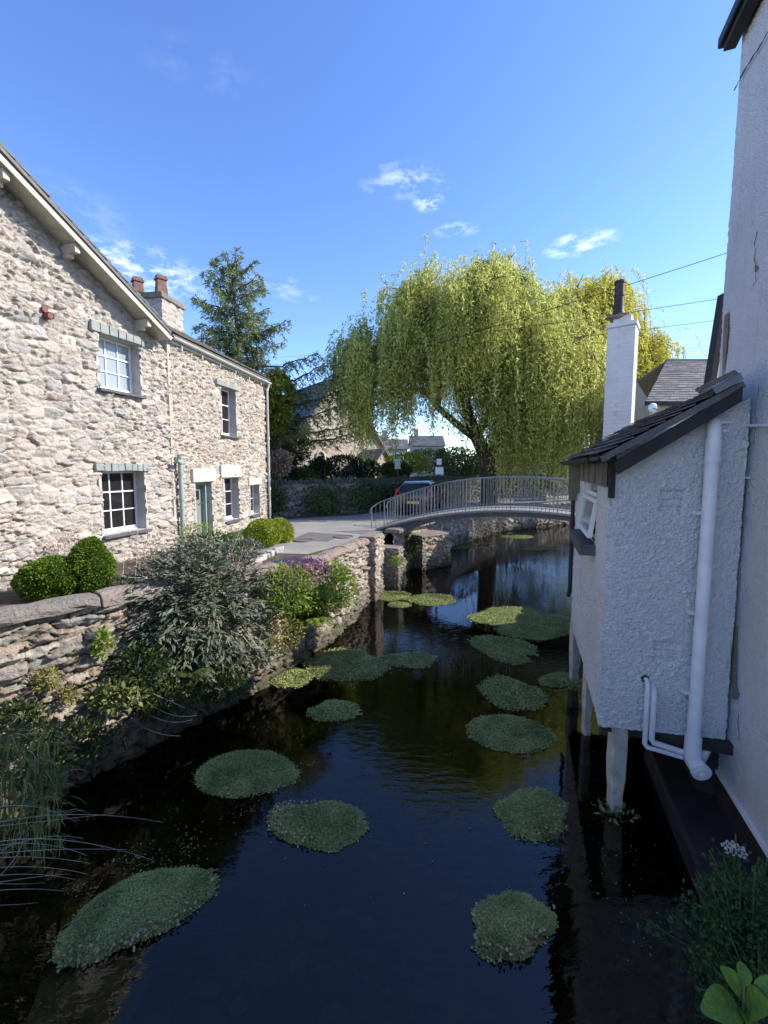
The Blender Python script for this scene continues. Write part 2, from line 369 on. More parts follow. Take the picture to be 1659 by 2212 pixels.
M['larch'] = leafmat('conifer_needle', [(.05, .085, .05), (.11, .16, .08), (.20, .24, .09), (.32, .35, .12)], .2)
M['darkconifer'] = leafmat('dark_needle', [(.015, .035, .02), (.03, .055, .03), (.045, .07, .03)], .15)
M['yellowtree'] = leafmat('yellow_green_leaf', [(.14, .17, .03), (.24, .26, .04), (.33, .33, .06)], .35)
M['shrub'] = leafmat('dark_shrub_leaf', [(.02, .045, .015), (.04, .075, .02), (.08, .12, .03)], .25)
M['box'] = leafmat('box_leaf', [(.06, .11, .012), (.12, .20, .02), (.20, .29, .035)], .25)
M['golden'] = leafmat('golden_privet_leaf', [(.16, .22, .02), (.28, .35, .035), (.38, .42, .05)], .3)
M['buddleia'] = leafmat('grey_green_leaf', [(.07, .095, .06), (.11, .14, .095), (.20, .23, .165), (.09, .11, .065)], .15, .7)
M['fern'] = leafmat('bright_fern_leaf', [(.12, .20, .025), (.24, .34, .05), (.36, .44, .09)], .4)
M['pink'] = leafmat('pink_petal', [(.60, .22, .36), (.78, .38, .52), (.85, .55, .66)], .3)
M['palepink'] = leafmat('pinkish_leaf', [(.30, .20, .16), (.45, .34, .28), (.36, .30, .18)], .3)
M['grass'] = leafmat('reed_blade', [(.12, .16, .04), (.24, .28, .09), (.36, .36, .16)], .3)
M['ivy'] = leafmat('ivy_leaf', [(.03, .05, .02), (.06, .09, .025), (.10, .13, .04)], .2)
M['cress'] = leafmat('water_cress_leaf', [(.12, .15, .045), (.25, .29, .095), (.37, .40, .14), (.47, .49, .19)], .15, .55)
M['debris'] = leafmat('fallen_leaf', [(.18, .12, .04), (.38, .28, .12), (.56, .48, .30), (.14, .10, .04)], .1)
M['umbel'] = leafmat('umbel_flower', [(.55, .58, .50), (.75, .77, .70)], .3)
def sprigmat():
    t = NT('broad_green_leaf'); v = t.coord(); n = t.noise(v, 45, 5, .6, 1.0); n2 = t.noise(v, 160, 3, .6)
    c = t.ramp(n, [(.3, (.10, .20, .03)), (.55, (.17, .31, .045)), (.75, (.27, .40, .09))]); c = t.mix(t.ramp(n2, [(.66, (0, 0, 0)), (.72, (.6, .6, .6))]), c, (.22, .17, .05, 1))
    b = t.bsdf(c, .35, t.bump(n, .5, .006), .45); return t.done(t.n('ShaderNodeMixShader', {0: .3, 1: b, 2: t.n('ShaderNodeBsdfTranslucent', {'Color': c})}))
M['sprig'] = sprigmat()
M['dropwort'] = leafmat('dark_feathery_leaf', [(.02, .05, .018), (.04, .09, .03), (.07, .13, .045)], .2)
M['wallplant'] = leafmat('red_yellow_wall_plant', [(.30, .10, .06), (.36, .30, .10), (.25, .28, .07), (.40, .36, .16)], .3)
# ------------------------------------------------------------------ generic generators
def path_pts(path):
    P = np.array(path, dtype=float); seg = np.linalg.norm(P[1:] - P[:-1], axis=1); return P, np.concatenate([[0], np.cumsum(seg)])
def stone_face(name, path, zb, ztop, mat, parent=None, holes=(), cw=.28, ch=.14, amp=.05, res=.03, seed=1, side=1, jit=.8, batter=0.0, mort=.22):
    P, S = path_pts(path); L = S[-1]
    zt = ztop if callable(ztop) else (lambda u, z=ztop: np.full_like(u, z))
    us = np.arange(0, L, res); zmax = float(np.max(zt(us))); vs = np.arange(zb, zmax, res)
    us = np.unique(np.round(np.concatenate([us, [L], [h[0] for h in holes], [h[1] for h in holes]]), 4))
    vs = np.unique(np.round(np.concatenate([vs, [zmax], [h[2] for h in holes], [h[3] for h in holes]]), 4))
    U, Z = np.meshgrid(us, vs)
    X = np.interp(U, S, P[:, 0]); Y = np.interp(U, S, P[:, 1])
    e = .25
    dX = np.interp(U + e, S, P[:, 0]) - np.interp(U - e, S, P[:, 0]); dY = np.interp(U + e, S, P[:, 1]) - np.interp(U - e, S, P[:, 1])
    ln = np.hypot(dX, dY); NX = dY / ln * side; NY = -dX / ln * side
    big = vn(U / cw * .22 + 3, Z / ch * .22, seed + 60)
    f1 = fbm(U / cw * 1.1, Z / ch * .8, seed + 20, 4) - .5; f2 = fbm(U / cw * 1.0, Z / ch * .9, seed + 31, 4) - .5
    wu = U + .55 * cw * f1 + .25 * cw * (vn(U / cw * 4, Z / ch * 4, seed + 70) - .5)
    wz = Z + .60 * ch * f2 + .25 * ch * (vn(U / cw * 4 + 9, Z / ch * 4, seed + 71) - .5)
    A_ = voro(wu / cw, wz / ch, seed, jit); B_ = voro(wu / cw * 1.9, wz / ch * 1.7, seed + 5, jit); sel = big > .56
    F1, F2, ID, DX, DY = [np.where(sel, q, p) for p, q in zip(A_, B_)]
    edge = np.clip((F2 - F1) / (mort * (.6 + .9 * vn(U / cw, Z / ch, seed + 80))), 0, 1); sm = np.clip(edge * 1.5, 0, 1) ** .6
    ID2 = (ID * 17.3) % 1; ID3 = (ID * 41.7) % 1; ID4 = (ID * 93.1) % 1
    h = .25 + .75 * ID2 ** 1.6
    d = amp * (sm * (h + 1.7 * (ID3 - .5) * DX + 2.0 * (ID4 - .6) * DY) + .75 * (np.abs(fbm(U * 7, Z * 11, seed, 5) - .5) * 2 - .3) + .45 * (fbm(U * 2.2, Z * 2.2, seed + 2, 3) - .5)) - amp * .45 * (1 - np.clip(edge / .3, 0, 1)) * (vn(U * 1.9, Z * 2.4, seed + 90) > .30) + batter * (zmax - Z)
    X = X + NX * d; Y = Y + NY * d
    V = np.stack([X.ravel(), Y.ravel(), Z.ravel()], 1)
    nu, nv = len(us), len(vs)
    i, j = np.meshgrid(np.arange(nu - 1), np.arange(nv - 1)); i = i.ravel(); j = j.ravel()
    uc = (us[i] + us[i + 1]) / 2; zc = (vs[j] + vs[j + 1]) / 2
    keep = zc < zt(uc)
    for hh in holes: keep &= ~((uc > hh[0]) & (uc < hh[1]) & (zc > hh[2]) & (zc < hh[3]))
    i = i[keep]; j = j[keep]
    A = j * nu + i
    Fc = np.stack([A, A + 1, A + nu + 1, A + nu], 1) if side > 0 else np.stack([A, A + nu, A + nu + 1, A + 1], 1)
    return np_mesh(name, V, Fc, mat, parent, ID.ravel(), edge.ravel())
def leaves(C, D, Nn, L, W, fold=.25):
    """C centres, D direction (unit), Nn approx normal; returns verts, faces for pointed leaves of two quads"""
    C = np.asarray(C, float); n = len(C); D = D / np.linalg.norm(D, axis=1, keepdims=True)
    S = np.cross(D, Nn); S /= (np.linalg.norm(S, axis=1, keepdims=True) + 1e-9); N2 = np.cross(S, D)
    L = np.broadcast_to(np.asarray(L, float).reshape(-1, 1), (n, 1)); W = np.broadcast_to(np.asarray(W, float).reshape(-1, 1), (n, 1))
    p0 = C; p1 = C + D * L * .45 + S * W * .5 + N2 * W * fold; p2 = C + D * L; p3 = C + D * L * .45 - S * W * .5 + N2 * W * fold
    V = np.stack([p0, p1, p2, p3], 1).reshape(-1, 3); F = np.arange(4 * n).reshape(n, 4)
    return V, F
def unit(n):
    v = rng.normal(size=(n, 3)); return v / np.linalg.norm(v, axis=1, keepdims=True)
def leafobj(name, C, D, N, L, W, mat, parent=None, rnd=None, fold=.25):
    V, F = leaves(C, D, N, L, W, fold)
    if rnd is None: rnd = rng.random(len(C))
    return np_mesh(name, V, F, mat, parent, np.repeat(np.clip(rnd, 0, 1), 4))
def n3(P, s, k=0):  # cheap 3d-ish noise
    return .5 * vn(P[:, 0] * s + P[:, 2] * s * .6 + k, P[:, 1] * s - P[:, 2] * s * .5 + 3 * k, 3 + k) + .5 * vn(P[:, 2] * s + k, P[:, 0] * s * .7 + P[:, 1] * s * .7, 9 + k)
def bush(name, c, rad, n, ls, mat, label, cat='shrub', group=None, stem=M['twig'], gap=.35, shell=.55, foliage='foliage', up=.3, flat=0, wid=.45, nst=7, base=None):
    c = Vector(c); base = Vector(base) if base is not None else c - Vector((0, 0, rad[2]))
    t = thing(name, label, cat, base, group)
    P = unit(int(n * 1.9)); r = shell + (1 - shell) * rng.random((len(P), 1)) ** .6
    P = P * r; wob = 1 + .28 * (n3(P, 2.3, 1) - .5)[:, None] * 2 * .6
    keep = n3(P, 3.2, 2) > gap; P = P[keep][:n]; wob = wob[keep][:n]
    W = np.array(c) + P * wob * np.array(rad)
    D = P + unit(len(P)) * .8 + np.array([0, 0, up]); Nn = unit(len(P)) + np.array([0, 0, 1.0])
    sz = ls * (.6 + .8 * rng.random(len(P)))
    rd = np.clip(.5 * rng.random(len(P)) + .6 * n3(P, 2.0, 5), 0, 1)
    leafobj(foliage, W, D, Nn, sz, sz * wid, mat, t, rd)
    m = MB()
    for k in range(nst):
        a = 2 * math.pi * random.random(); e = c + Vector((math.cos(a) * rad[0] * .7 * random.random(), math.sin(a) * rad[1] * .7 * random.random(), rad[2] * random.uniform(.1, .8)))
        mid = (base + e) / 2 + Vector((random.uniform(-.1, .1), random.uniform(-.1, .1), 0)) * rad[0]
        m.tube([base, mid, e], [.018 * max(rad), .012 * max(rad), .004], 5)
    m.build('stem', stem, t)
    return t
# ================================================================== SETTING
left_line = [(-13, -14), (-8.0, -6), (-5.6, 0), (-3.77, 3.81), (-3.14, 4.6), (-1.96, 6.26), (-1.16, 7.82), (-.30, 10.91), (.15, 12.4), (.78, 13.72), (2.22, 16.37), (5.86, 21.72), (12, 25.5), (30, 31), (70, 40)]
right_line = [(-2.6, -14), (-.5, -8), (2.0, -.8), (3.6, 3.7), (4.0, 4.8), (4.3, 6.8), (4.6, 8.0), (5.6, 10.2), (7.4, 11.6), (9.0, 15.5), (14, 19), (30, 24), (70, 31)]
def sheet(name, poly, z, mat, kind='structure'):
    vs = [Vector((x, y, z)) for x, y in poly]; tri = tessellate_polygon([vs])
    me = bpy.data.meshes.new(name); fs = []
    for t in tri:
        a, b, c = [vs[i] for i in t]
        fs.append(t if (b - a).cross(c - a).z > 0 else t[::-1])
    me.from_pydata(vs, [], fs); me.update()
    return tag(link(name, me, mat), kind=kind)
GZ = 1.42
sheet('ground', left_line + [(1500, 300), (1500, 2500), (-2500, 2500), (-2500, -14)], GZ, M['ground'])
sheet('ground', right_line + [(1500, 250), (1500, -14)], GZ, M['ground'])
sheet('river_bed', [(-20, -16), (75, -16), (75, 48), (-20, 48)], -.45, M['bed'])
w = sheet('water', [(-14, -15), (72, -15), (72, 45), (-14, 45)], 0, M['water'])
# road
fa = Vector((-5.08, 10.06)); fb = Vector((-4.25, 15.07))
sheet('road', [(-3.2, 9.6), (-1.75, 9.4), (-.62, 11.2), (-.02, 12.9), (.62, 13.9), (2.1, 16.7), (5.6, 21.9), (14, 27), (40, 36), (40, 41), (6, 27.5), (2.0, 22.5), (-4.3, 16.6), (-9, 17), (-14, 18), (-14, 15.6), (-4.2, 15.3), (-4.0, 13), (-4.2, 10.4)], GZ + .008, M['asphalt'])
sheet('road_patch', [(-2.6, 11.2), (-1.5, 11.0), (-1.2, 12.2), (-2.3, 12.6)], GZ + .012, simple('tar_patch', (.15, .145, .14), .9, .2, 4, .5, bscale=70))
sheet('verge', [(-4.3, 15.5), (-1.3, 17.1), (2.4, 21.4), (2.6, 21.9), (-1.4, 17.8), (-4.6, 16.3)], GZ + .016, M['soilbed'])
# banks under walls (plain faces behind the stone)
m = MB()
for ln, s in ((left_line, 1), (right_line, -1)):
    for (x0, y0), (x1, y1) in zip(ln[:-1], ln[1:]):
        d = Vector((x1 - x0, y1 - y0, 0)).normalized(); nn = Vector((-d.y, d.x, 0)) * s * .12
        a = Vector((x0, y0, -.5)) + nn; b = Vector((x1, y1, -.5)) + nn
        m.poly([a, b, b + Vector((0, 0, GZ + .49)), a + Vector((0, 0, GZ + .49))] if s > 0 else [b, a, a + Vector((0, 0, GZ + .49)), b + Vector((0, 0, GZ + .49))])
tag(m.build('river_bank', M['soilbed']), kind='structure')
# pale silt bank under the near left corner
m = MB(); pts = [pz(x, y, -.06) for x, y in [(20, 2212), (60, 2110), (140, 2040), (250, 2005), (330, 2020), (300, 2080), (250, 2150), (190, 2260), (120, 2320)]]
cc = sum(pts, Vector()) / len(pts); cc.z = -.035
vs = [cc] + [Vector((p.x, p.y, -.38)) for p in pts] + [cc + (p - cc) * .8 + Vector((0, 0, -.05)) for p in pts]
k = len(pts); fs = [(0, 1 + k + i, 1 + k + (i + 1) % k) for i in range(k)] + [(1 + k + i, 1 + i, 1 + (i + 1) % k, 1 + k + (i + 1) % k) for i in range(k)]
m.add(vs, fs); tag(m.build('silt_bank', M['mud'], smooth=True), kind='structure')
# manhole covers on the road
for (px, py, r_, lb) in [(655, 1168, .22, 'round iron manhole cover in the road near the topiary'), (742, 1160, .24, 'round brown manhole cover in the road beside the bridge end')]:
    p = pz(px, py, GZ + .01); t = thing('manhole_cover', lb, 'manhole cover', p, 'manhole covers in the road')
    m = MB(); m.tube([p, p + Vector((0, 0, .012))], r_, 20); m.build('lid', simple('rusty_cover', (.16, .12, .10), .8, .2, 8, .3), t)
    m = MB(); ring = [p + Vector((math.cos(a) * (r_ + .03), math.sin(a) * (r_ + .03), .004)) for a in np.linspace(0, 2 * math.pi, 25)]
    m.tube(ring, .02, 5); m.build('rim', M['girder'], t)

# ================================================================== COTTAGE
cot = thing('stone_cottage', 'long pale rubble stone cottage with gable on the left bank', 'house', (fa.x, fa.y, GZ))
dn = Vector((.3, 1)).normalized(); A0 = fa - dn * 13.0
ov = .42
backn = Vector((-dn.y, dn.x)); vA_, vB_ = pl(371, 737, fa - backn * ov, dn), pl(0, 346, fa - backn * ov, dn)
SL = (vB_.z - vA_.z) / (Vector((vB_.x, vB_.y)) - Vector((vA_.x, vA_.y))).length    # verge slope
UE = (Vector((vA_.x, vA_.y)) - (A0 - backn * ov)).dot(dn); Z0 = vA_.z + SL * (UE - 13.0); print('verge', SL, UE, Z0)
Lg = 13.0; apex = Lg - 6.6
def gtop(u): return Z0 + SL * np.where(u > apex, Lg - u, Lg - apex - (apex - u))
def on_near(px, py): 
    p = pl(px, py, fa, dn); return (Vector((p.x, p.y)) - A0).length, p.z
df = (fb - fa).normalized(); Lf = (fb - fa).length
def on_far(px, py):
    p = pl(px, py, fa, df); return (Vector((p.x, p.y)) - fa).length, p.z
def hole(fn, l, t, r_, b):
    u0, z1 = fn(l, t); u1, _ = fn(r_, (t + b) / 2); _, z0 = fn(l, b); return (u0, u1, z0, z1)
W1 = hole(on_near, 208, 716, 300, 836); W2 = hole(on_near, 216, 1017, 313, 1158)
W3 = hole(on_far, 474, 832, 509, 938); W4 = hole(on_far, 482, 1031, 515, 1127); W5 = hole(on_far, 539, 1047, 560, 1113)
DR = hole(on_far, 420, 1041, 458, 1180); DR = (DR[0], DR[1], GZ + .05, DR[3])
stone_face('wall', [A0, fa], .9, gtop, M['gable'], cot, [W1, W2], .33, .17, .068, .0165, 3, mort=.30)
stone_face('wall', [fa, fb], .9, 6.45, M['rubble'], cot, [W3, W4, W5, DR], .22, .12, .062, .0165, 8, mort=.3)
backn = Vector((-dn.y, dn.x)); backf = Vector((-df.y, df.x))   # away from the river
m = MB()  # end wall of cottage (far end) and shell of the gable block
e1 = fb + backf * 7.0; m.poly([(fb.x, fb.y, .9), (e1.x, e1.y, .9), (e1.x, e1.y, 6.4), ((fb + backf * 3.5).x, (fb + backf * 3.5).y, 8.4), (fb.x, fb.y, 6.4)])
m.build('end_wall', M['rubble'], cot); m = MB()
g0 = A0 + backn * 9; g1 = fa + backn * 9
m.poly([(A0.x, A0.y, .9), (g0.x, g0.y, .9), (g0.x, g0.y, 6.2), (A0.x, A0.y, 6.2)]); m.build('end_wall', M['rubble'], cot); m = MB(); m.poly([(fa.x - .05, fa.y - .02, .9), (g1.x, g1.y, .9), (g1.x, g1.y, 6.4), (fa.x - .05, fa.y - .02, 6.4)])
m.build('end_wall', M['rubble'], cot)
m = MB(); m.prism([(fa.x - .30, fa.y + .0, .9), (fa.x + .015, fa.y - .06, .9), (fa.x + .045, fa.y + .03, .9), (fa.x - .28, fa.y + .1, .9)], (0, 0, 5.5), .4); m.build('corner_strip', M['rubble'], cot)
def fr(fn_origin, d, back):
    def P(u, z, dep): # dep>0 outwards
        q = fn_origin + d * u - back * dep; return Vector((q.x, q.y, z))
    return P
Pn = fr(A0, dn, backn); Pf = fr(fa, df, backf)
def ubox(m, P, u0, u1, z0, z1, d0, d1, r=None):
    o = P(u0, z0, d0); m.frame(o, P(u1, z0, d0) - o, P(u0, z0, d1) - o, P(u0, z1, d0) - o, r)
def window(P, h, cols, rows, lintel, lmat, rec=.20, pane='glass', blind=False, sill_mat='slatesill', fw=.045, left_hidden=0):
    u0, u1, z0, z1 = h; fo = []
    # reveal liners
    m = MB(); o = .035
    ubox(m, P, u0 - .05, u0 + .006, z0 - .04, z1 + .04, -.30, o - .015); ubox(m, P, u1 - .006, u1 + .05, z0 - .04, z1 + .04, -.30, o - .015)
    ubox(m, P, u0 + .006, u1 - .006, z1 - .006, z1 + .05, -.30, o - .02); ubox(m, P, u0 + .006, u1 - .006, z0 - .06, z0 + .002, -.30, o - .03)
    a, b = u0 + .012, u1 - .012; c, d = z0 + .03, z1 - .012
    f = MB(); D0, D1 = -rec - .05, -rec
    ubox(f, P, a, a + fw, c, d, D0, D1); ubox(f, P, b - fw, b, c, d, D0, D1); ubox(f, P, a + fw, b - fw, d - fw, d, D0, D1 - .002); ubox(f, P, a + fw, b - fw, c, c + fw * 1.3, D0, D1 - .002)
    ubox(f, P, a, b, c - .03, c, D0, D1 + .03)
    for i in range(1, cols):
        x = a + fw + (b - a - 2 * fw) * i / cols; ubox(f, P, x - .011, x + .011, c + fw, d - fw, D0 + .01, D1 - .008)
    for j in range(1, rows):
        z = c + fw + (d - c - 2 * fw) * j / rows; w_ = .011 if j != rows - 1 or rows < 3 else .014; ubox(f, P, a + fw, b - fw, z - w_, z + w_, D0 + .011, D1 - .006)
    fo = f.build('window', M['white'], cot)
    m.build('reveal', M['reveal'], fo)
    g = MB(); g.poly([P(a, c, -rec - .03), P(b, c, -rec - .03), P(b, d, -rec - .03), P(a, d, -rec - .03)]); g.build('pane', M[pane], fo)
    if lintel:
        l0, l1, lz0, lz1, nseg = lintel; lm = MB()
        if nseg == 1: ubox(lm, P, l0, l1, lz0, lz1, -.05, .075)
        else:
            x = l0
            for i in range(nseg):
                w_ = (l1 - l0) / nseg * random.uniform(.8, 1.2) if i < nseg - 1 else l1 - x
                ubox(lm, P, x + .006, x + w_ - .006, lz0 + random.uniform(-.01, .01), lz1 + random.uniform(-.015, .015), -.05, .075 + random.uniform(0, .02)); x += w_
        lm.build('lintel', M[lmat], fo, bevel=.012)
    if sill_mat:
        sm = MB(); ubox(sm, P, u0 - .06, u1 + .05, z0 - .07, z0 - .012, -.2, .115); sm.build('sill', M[sill_mat], fo, bevel=.008)
    return fo
window(Pn, W1, 3, 3, (W1[0] - .16, W1[1] + .10, W1[3] - .01, W1[3] + .17, 7), 'lintel', pane='glasspale')
w2 = window(Pn, W2, 3, 3, (W2[0] - .14, W2[1] + .12, W2[3] - .01, W2[3] + .15, 8), 'lintel')
window(Pf, W3, 2, 3, (W3[0] - .28, W3[1] + .15, W3[3] - .01, W3[3] + .15, 3), 'lintel')
window(Pf, W4, 2, 3, (W4[0] - .2, W4[1] + .12, W4[3] - .01, W4[3] + .36, 1), 'plaster')
window(Pf, W5, 1, 2, (W5[0] - .15, W5[1] + .1, W5[3] - .01, W5[3] + .22, 1), 'plaster')
# house plant on the sill inside the lower window
P0 = Pn((W2[0] + W2[1]) / 2 + .15, W2[2] + .05, -.36)
# door
u0, u1, z0, z1 = DR
d_ = MB(); ubox(d_, Pf, u0 + .09, u1 - .09, z0, z1 - .09, -.30, -.25); dd = d_.build('door', M['doorgreen'], cot)
m = MB(); ubox(m, Pf, u0 + .006, u0 + .09, z0, z1, -.32, -.12); ubox(m, Pf, u1 - .09, u1 - .006, z0, z1, -.32, -.12); ubox(m, Pf, u0 + .09, u1 - .09, z1 - .09, z1 - .004, -.32, -.12)
m.build('door_frame', M['soil'], dd)
m = MB(); ubox(m, Pf, u0 + .2, u1 - .2, z0 + 1.05, z1 - .25, -.255, -.245); m.build('pane', M['glass'], dd)
m = MB(); ubox(m, Pf, u0 - .05, u0 + .005, z0, z1, -.35, .02); ubox(m, Pf, u1 - .005, u1 + .05, z0, z1, -.35, .02); ubox(m, Pf, u0, u1, z1 - .005, z1 + .04, -.35, .02); m.build('reveal', M['reveal'], dd)
m = MB(); ubox(m, Pf, u0 - .15, u1 + .15, z1 - .01, z1 + .34, -.05, .08); m.build('lintel', M['plaster'], dd, bevel=.015)
m = MB(); ubox(m, Pf, u0 - .1, u1 + .1, z0 - .2, z0, -.3, .25); m.build('step', M['lintel'], dd)
m = MB(); m.tube([Pf(u1 - .17, z0 + .95, -.245), Pf(u1 - .17, z0 + .95, -.19), Pf(u1 - .24, z0 + .95, -.19)], .012, 6); m.build('handle', M['girder'], dd)
# roofs ------------------------------------------------------------
def slates(name, E0, E1, up, rows, mat, parent, expo=.22, wid=.28, th=.014, seed=0, lift=0.0):
    """E0,E1 eave ends, up = full slope vector"""
    E0, E1, up = Vector(E0), Vector(E1), Vector(up); ul = up.length; ud = up.normalized(); ed = (E1 - E0).normalized(); L = (E1 - E0).length
    nn = ed.cross(ud); nn = nn if nn.z > 0 else -nn; m = MB(); rnd_ = random.Random(seed)
    n = int(ul / expo) + 1; expo = ul / n
    m.frame(E0 - nn * .06, E1 - E0, up, nn * .055, .3)
    for j in range(n):
        x = -wid * rnd_.random()
        while x < L:
            w_ = wid * rnd_.uniform(.7, 1.3); a = max(x, 0); b = min(x + w_ - .006, L)
            if b - a > .02:
                o = E0 + ed * a + ud * (j * expo - rnd_.uniform(0, .02)) + nn * (.030 + lift + rnd_.uniform(-.003, .005))
                ln = ud * expo * 1.35 - nn * .030 if j < n - 1 else ud * expo - nn * .02
                m.frame(o, ed * (b - a), ln, nn * th, rnd_.random())
            x += w_
    return m.build(name, mat, parent)
V3 = lambda q, z: Vector((q.x, q.y, z))
# gable block roof, right slope: eave line runs away from river at u=Lg
slope_u = Vector((dn.x, dn.y, -SL)).normalized()
apn = A0 + dn * apex; zap = Z0 + SL * (Lg - apex)
eR = fa + dn * (UE - Lg); zR = Z0 - SL * (UE - Lg)
slates('roof', V3(eR - backn * (ov + .02), zR + .20), V3(eR + backn * 9, zR + .20), V3(apn, zap + .20) - V3(eR, zR + .16), 0, M['slate'], cot, .24, .32, .03, seed=2)
eL = A0 - dn * .3; zL = Z0 + SL * (Lg - 2 * apex) * 1 - SL * .3; zL = zap - SL * (apex + .3)
slates('roof', V3(eL - backn * ov, zL + .16), V3(eL + backn * 9, zL + .16), V3(apn, zap + .16) - V3(eL, zL + .16), 0, M['slate'], cot, .24, .5, seed=3)
# verge: bargeboard, soffit, purlin ends
m = MB()
for (ea, za) in ((eR, zR), (eL, zL)):
    a = V3(ea - backn * (ov - .01), za + .02); b = V3(apn - backn * (ov - .01), zap + .02); m.beam(a + Vector((0, 0, .03)), b + Vector((0, 0, .03)), .03, .09)
m.build('bargeboard', M['cream'], cot)
m = MB()
for (ea, za) in ((eR, zR), (eL, zL)):
    o = V3(ea + backn * .1, za + .045); m.frame(o, V3(apn, zap) - V3(ea, za), V3(-backn * (ov + .08), 0), Vector((0, 0, .03)))
m.build('soffit', M['cream'], cot)
for px, py in [(12, 372), (168, 562), (322, 707)]:
    m = MB()
    q = pl(px, py, fa - backn * .35, dn); u = (Vector((q.x, q.y)) - (A0 - backn * .35)).dot(dn)
    zz = Z0 + SL * (Lg - u) - .04
    ubox(m, Pn, u - .045, u + .045, zz - .09, zz + .05, -.1, ov - .06)
    ubox(m, Pn, u - .04, u + .04, zz - .16, zz - .09, -.1, ov - .2)
    m.build('purlin_end', M['cream'], cot)
# far block roof
zr = 8.45; rf = 3.5
slates('roof', V3(fa - df * 0 - backf * .16, 6.52), V3(fb + df * .18 - backf * .16, 6.52), V3(backf * (rf + .16), zr - 6.52), 0, M['slateold'], cot, .22, .28, seed=5)
slates('roof', V3(fa + backf * 7.1, 6.45), V3(fb + df * .18 + backf * 7.1, 6.45), V3(-backf * 3.6, zr - 6.45), 0, M['slateold'], cot, .3, .5, seed=6)
m = MB(); ubox(m, Pf, 0, Lf + .1, 6.32, 6.44, -.02, .10); m.build('fascia', M['gutter'], cot)
m = MB()
def half_gutter(m, a, b, r_=.06, n=8):
    a, b = Vector(a), Vector(b); d = (b - a).normalized(); s_ = d.cross(Vector((0, 0, 1))).normalized()
    vs = []
    for p in (a, b):
        for k in range(n + 1):
            t_ = math.pi * k / n; vs.append(p + s_ * math.cos(t_) * r_ - Vector((0, 0, 1)) * math.sin(t_) * r_)
        for k in range(n, -1, -1):
            t_ = math.pi * k / n; vs.append(p + s_ * math.cos(t_) * (r_ - .012) - Vector((0, 0, 1)) * math.sin(t_) * (r_ - .012))
    k = 2 * (n + 1); m.add(vs, [(i, (i + 1) % k, (i + 1) % k + k, i + k) for i in range(k)])
half_gutter(m, Pf(-.05, 6.44, .17), Pf(Lf + .15, 6.40, .17))
go = m.build('gutter', M['gutter'], cot, smooth=True)
for i in range(6):
    m = MB(); u = .35 + i * .85; ubox(m, Pf, u, u + .03, 6.22, 6.40, .10, .125); m.build('bracket', M['gutter'], go)
m = MB(); q = Lf + .02
m.tube([Pf(q, 6.36, .17), Pf(q, 6.25, .15), Pf(q, 6.12, .10), Pf(q, 1.5, .10)], .04, 10)
for z in (6.1, 4.4, 2.6): m.tube([Pf(q, z, .10), Pf(q, z + .08, .10)], .055, 10)
m.build('downpipe', M['gutter'], cot, smooth=True)
# flashing strip up the gable roof edge
m = MB(); a = V3(eR - backn * (ov - .15), zR + .30); m.tube([a, a + Vector((-dn.x * .9, -dn.y * .9, SL * .9)) + V3(backn * .1, .06)], .05, 8); m.build('flashing', M['lead'], cot)
# chimney on the far ridge
cx, cy, z0, z1 = -8.10, 14.45, 7.6, 9.22
m = MB(); cen = fb + backf * 3.85 - df * .75
ch = thing_c = None
def cbox(u0, u1, d0, d1, zz0, zz1, m): ubox(m, Pf, u0, u1, zz0, zz1, d0, d1)
m = MB(); cbox(Lf - 1.22, Lf - .18, -4.72, -2.98, 7.2, 9.0, m); cho = m.build('chimney', M['gable'], cot)
cq = [Pf(Lf - 1.25, 0, -2.95), Pf(Lf - .15, 0, -2.95), Pf(Lf - .15, 0, -4.75), Pf(Lf - 1.25, 0, -4.75), Pf(Lf - 1.25, 0, -2.95)]
stone_face('stonework', [(q.x, q.y) for q in cq], 7.2, 9.0, M['gable'], cho, (), .34, .15, .05, .03, 77)
m = MB(); cbox(Lf - 1.34, Lf - .06, -4.84, -2.86, 9.0, 9.14, m); cbox(Lf - 1.28, Lf - .12, -4.78, -2.92, 9.14, 9.21, m); m.build('cap', simple('weathered_cap', (.20, .18, .15), .95, .4, 6, .6), cho, bevel=.03)
m = MB(); cbox(Lf - 1.31, Lf - .09, -4.8, -2.9, 7.95, 8.02, m); m.build('drip_course', M['darkcoping'], cho)
for dd_ in (-3.35, -4.25):
    m = MB(); c_ = Pf(Lf - .7, 9.20, dd_)
    for (a, b, r0, r1) in [(0, .60, .25, .19), (.60, .66, .24, .24), (.66, .74, .21, .20)]:
        m.tube([c_ + Vector((0, 0, a)), c_ + Vector((0, 0, b))], [r0, r1], 4)
    m.build('chimney_pot', M['terra'], cho)
# soil pipe between the two parts
us, zs = on_near(352, 985)
m = MB(); c0 = Pf(.10, 0, .13); us = .10
zt = pl(352, 985, fa, dn).z
m.tube([Vector((c0.x, c0.y, 1.5)), Vector((c0.x, c0.y, zt))], .055, 12)
for z in (zt - .05, zt - .45, 2.6): m.tube([Vector((c0.x, c0.y, z)), Vector((c0.x, c0.y, z + .07))], .07, 12)
m.tube([Vector((c0.x, c0.y, zt - .12)), Pf(.02, zt - .16, .20), Pf(-.10, zt - .10, .18)], [.05, .05, .055], 10)
m.build('soil_pipe', M['soil'], cot, smooth=True)
# red clay vent stub
u, z = on_near(95, 684); m = MB(); m.tube([Pn(u, z, 0), Pn(u, z, .16)], .06, 12, cap=False); m.tube([Pn(u, z, .05), Pn(u, z, .155)], .048, 12); m.tube([Pn(u - .03, z + .1, 0), Pn(u - .03, z + .1, .09)], .05, 12)
m.build('clay_vent', M['redclay'], cot, smooth=True)

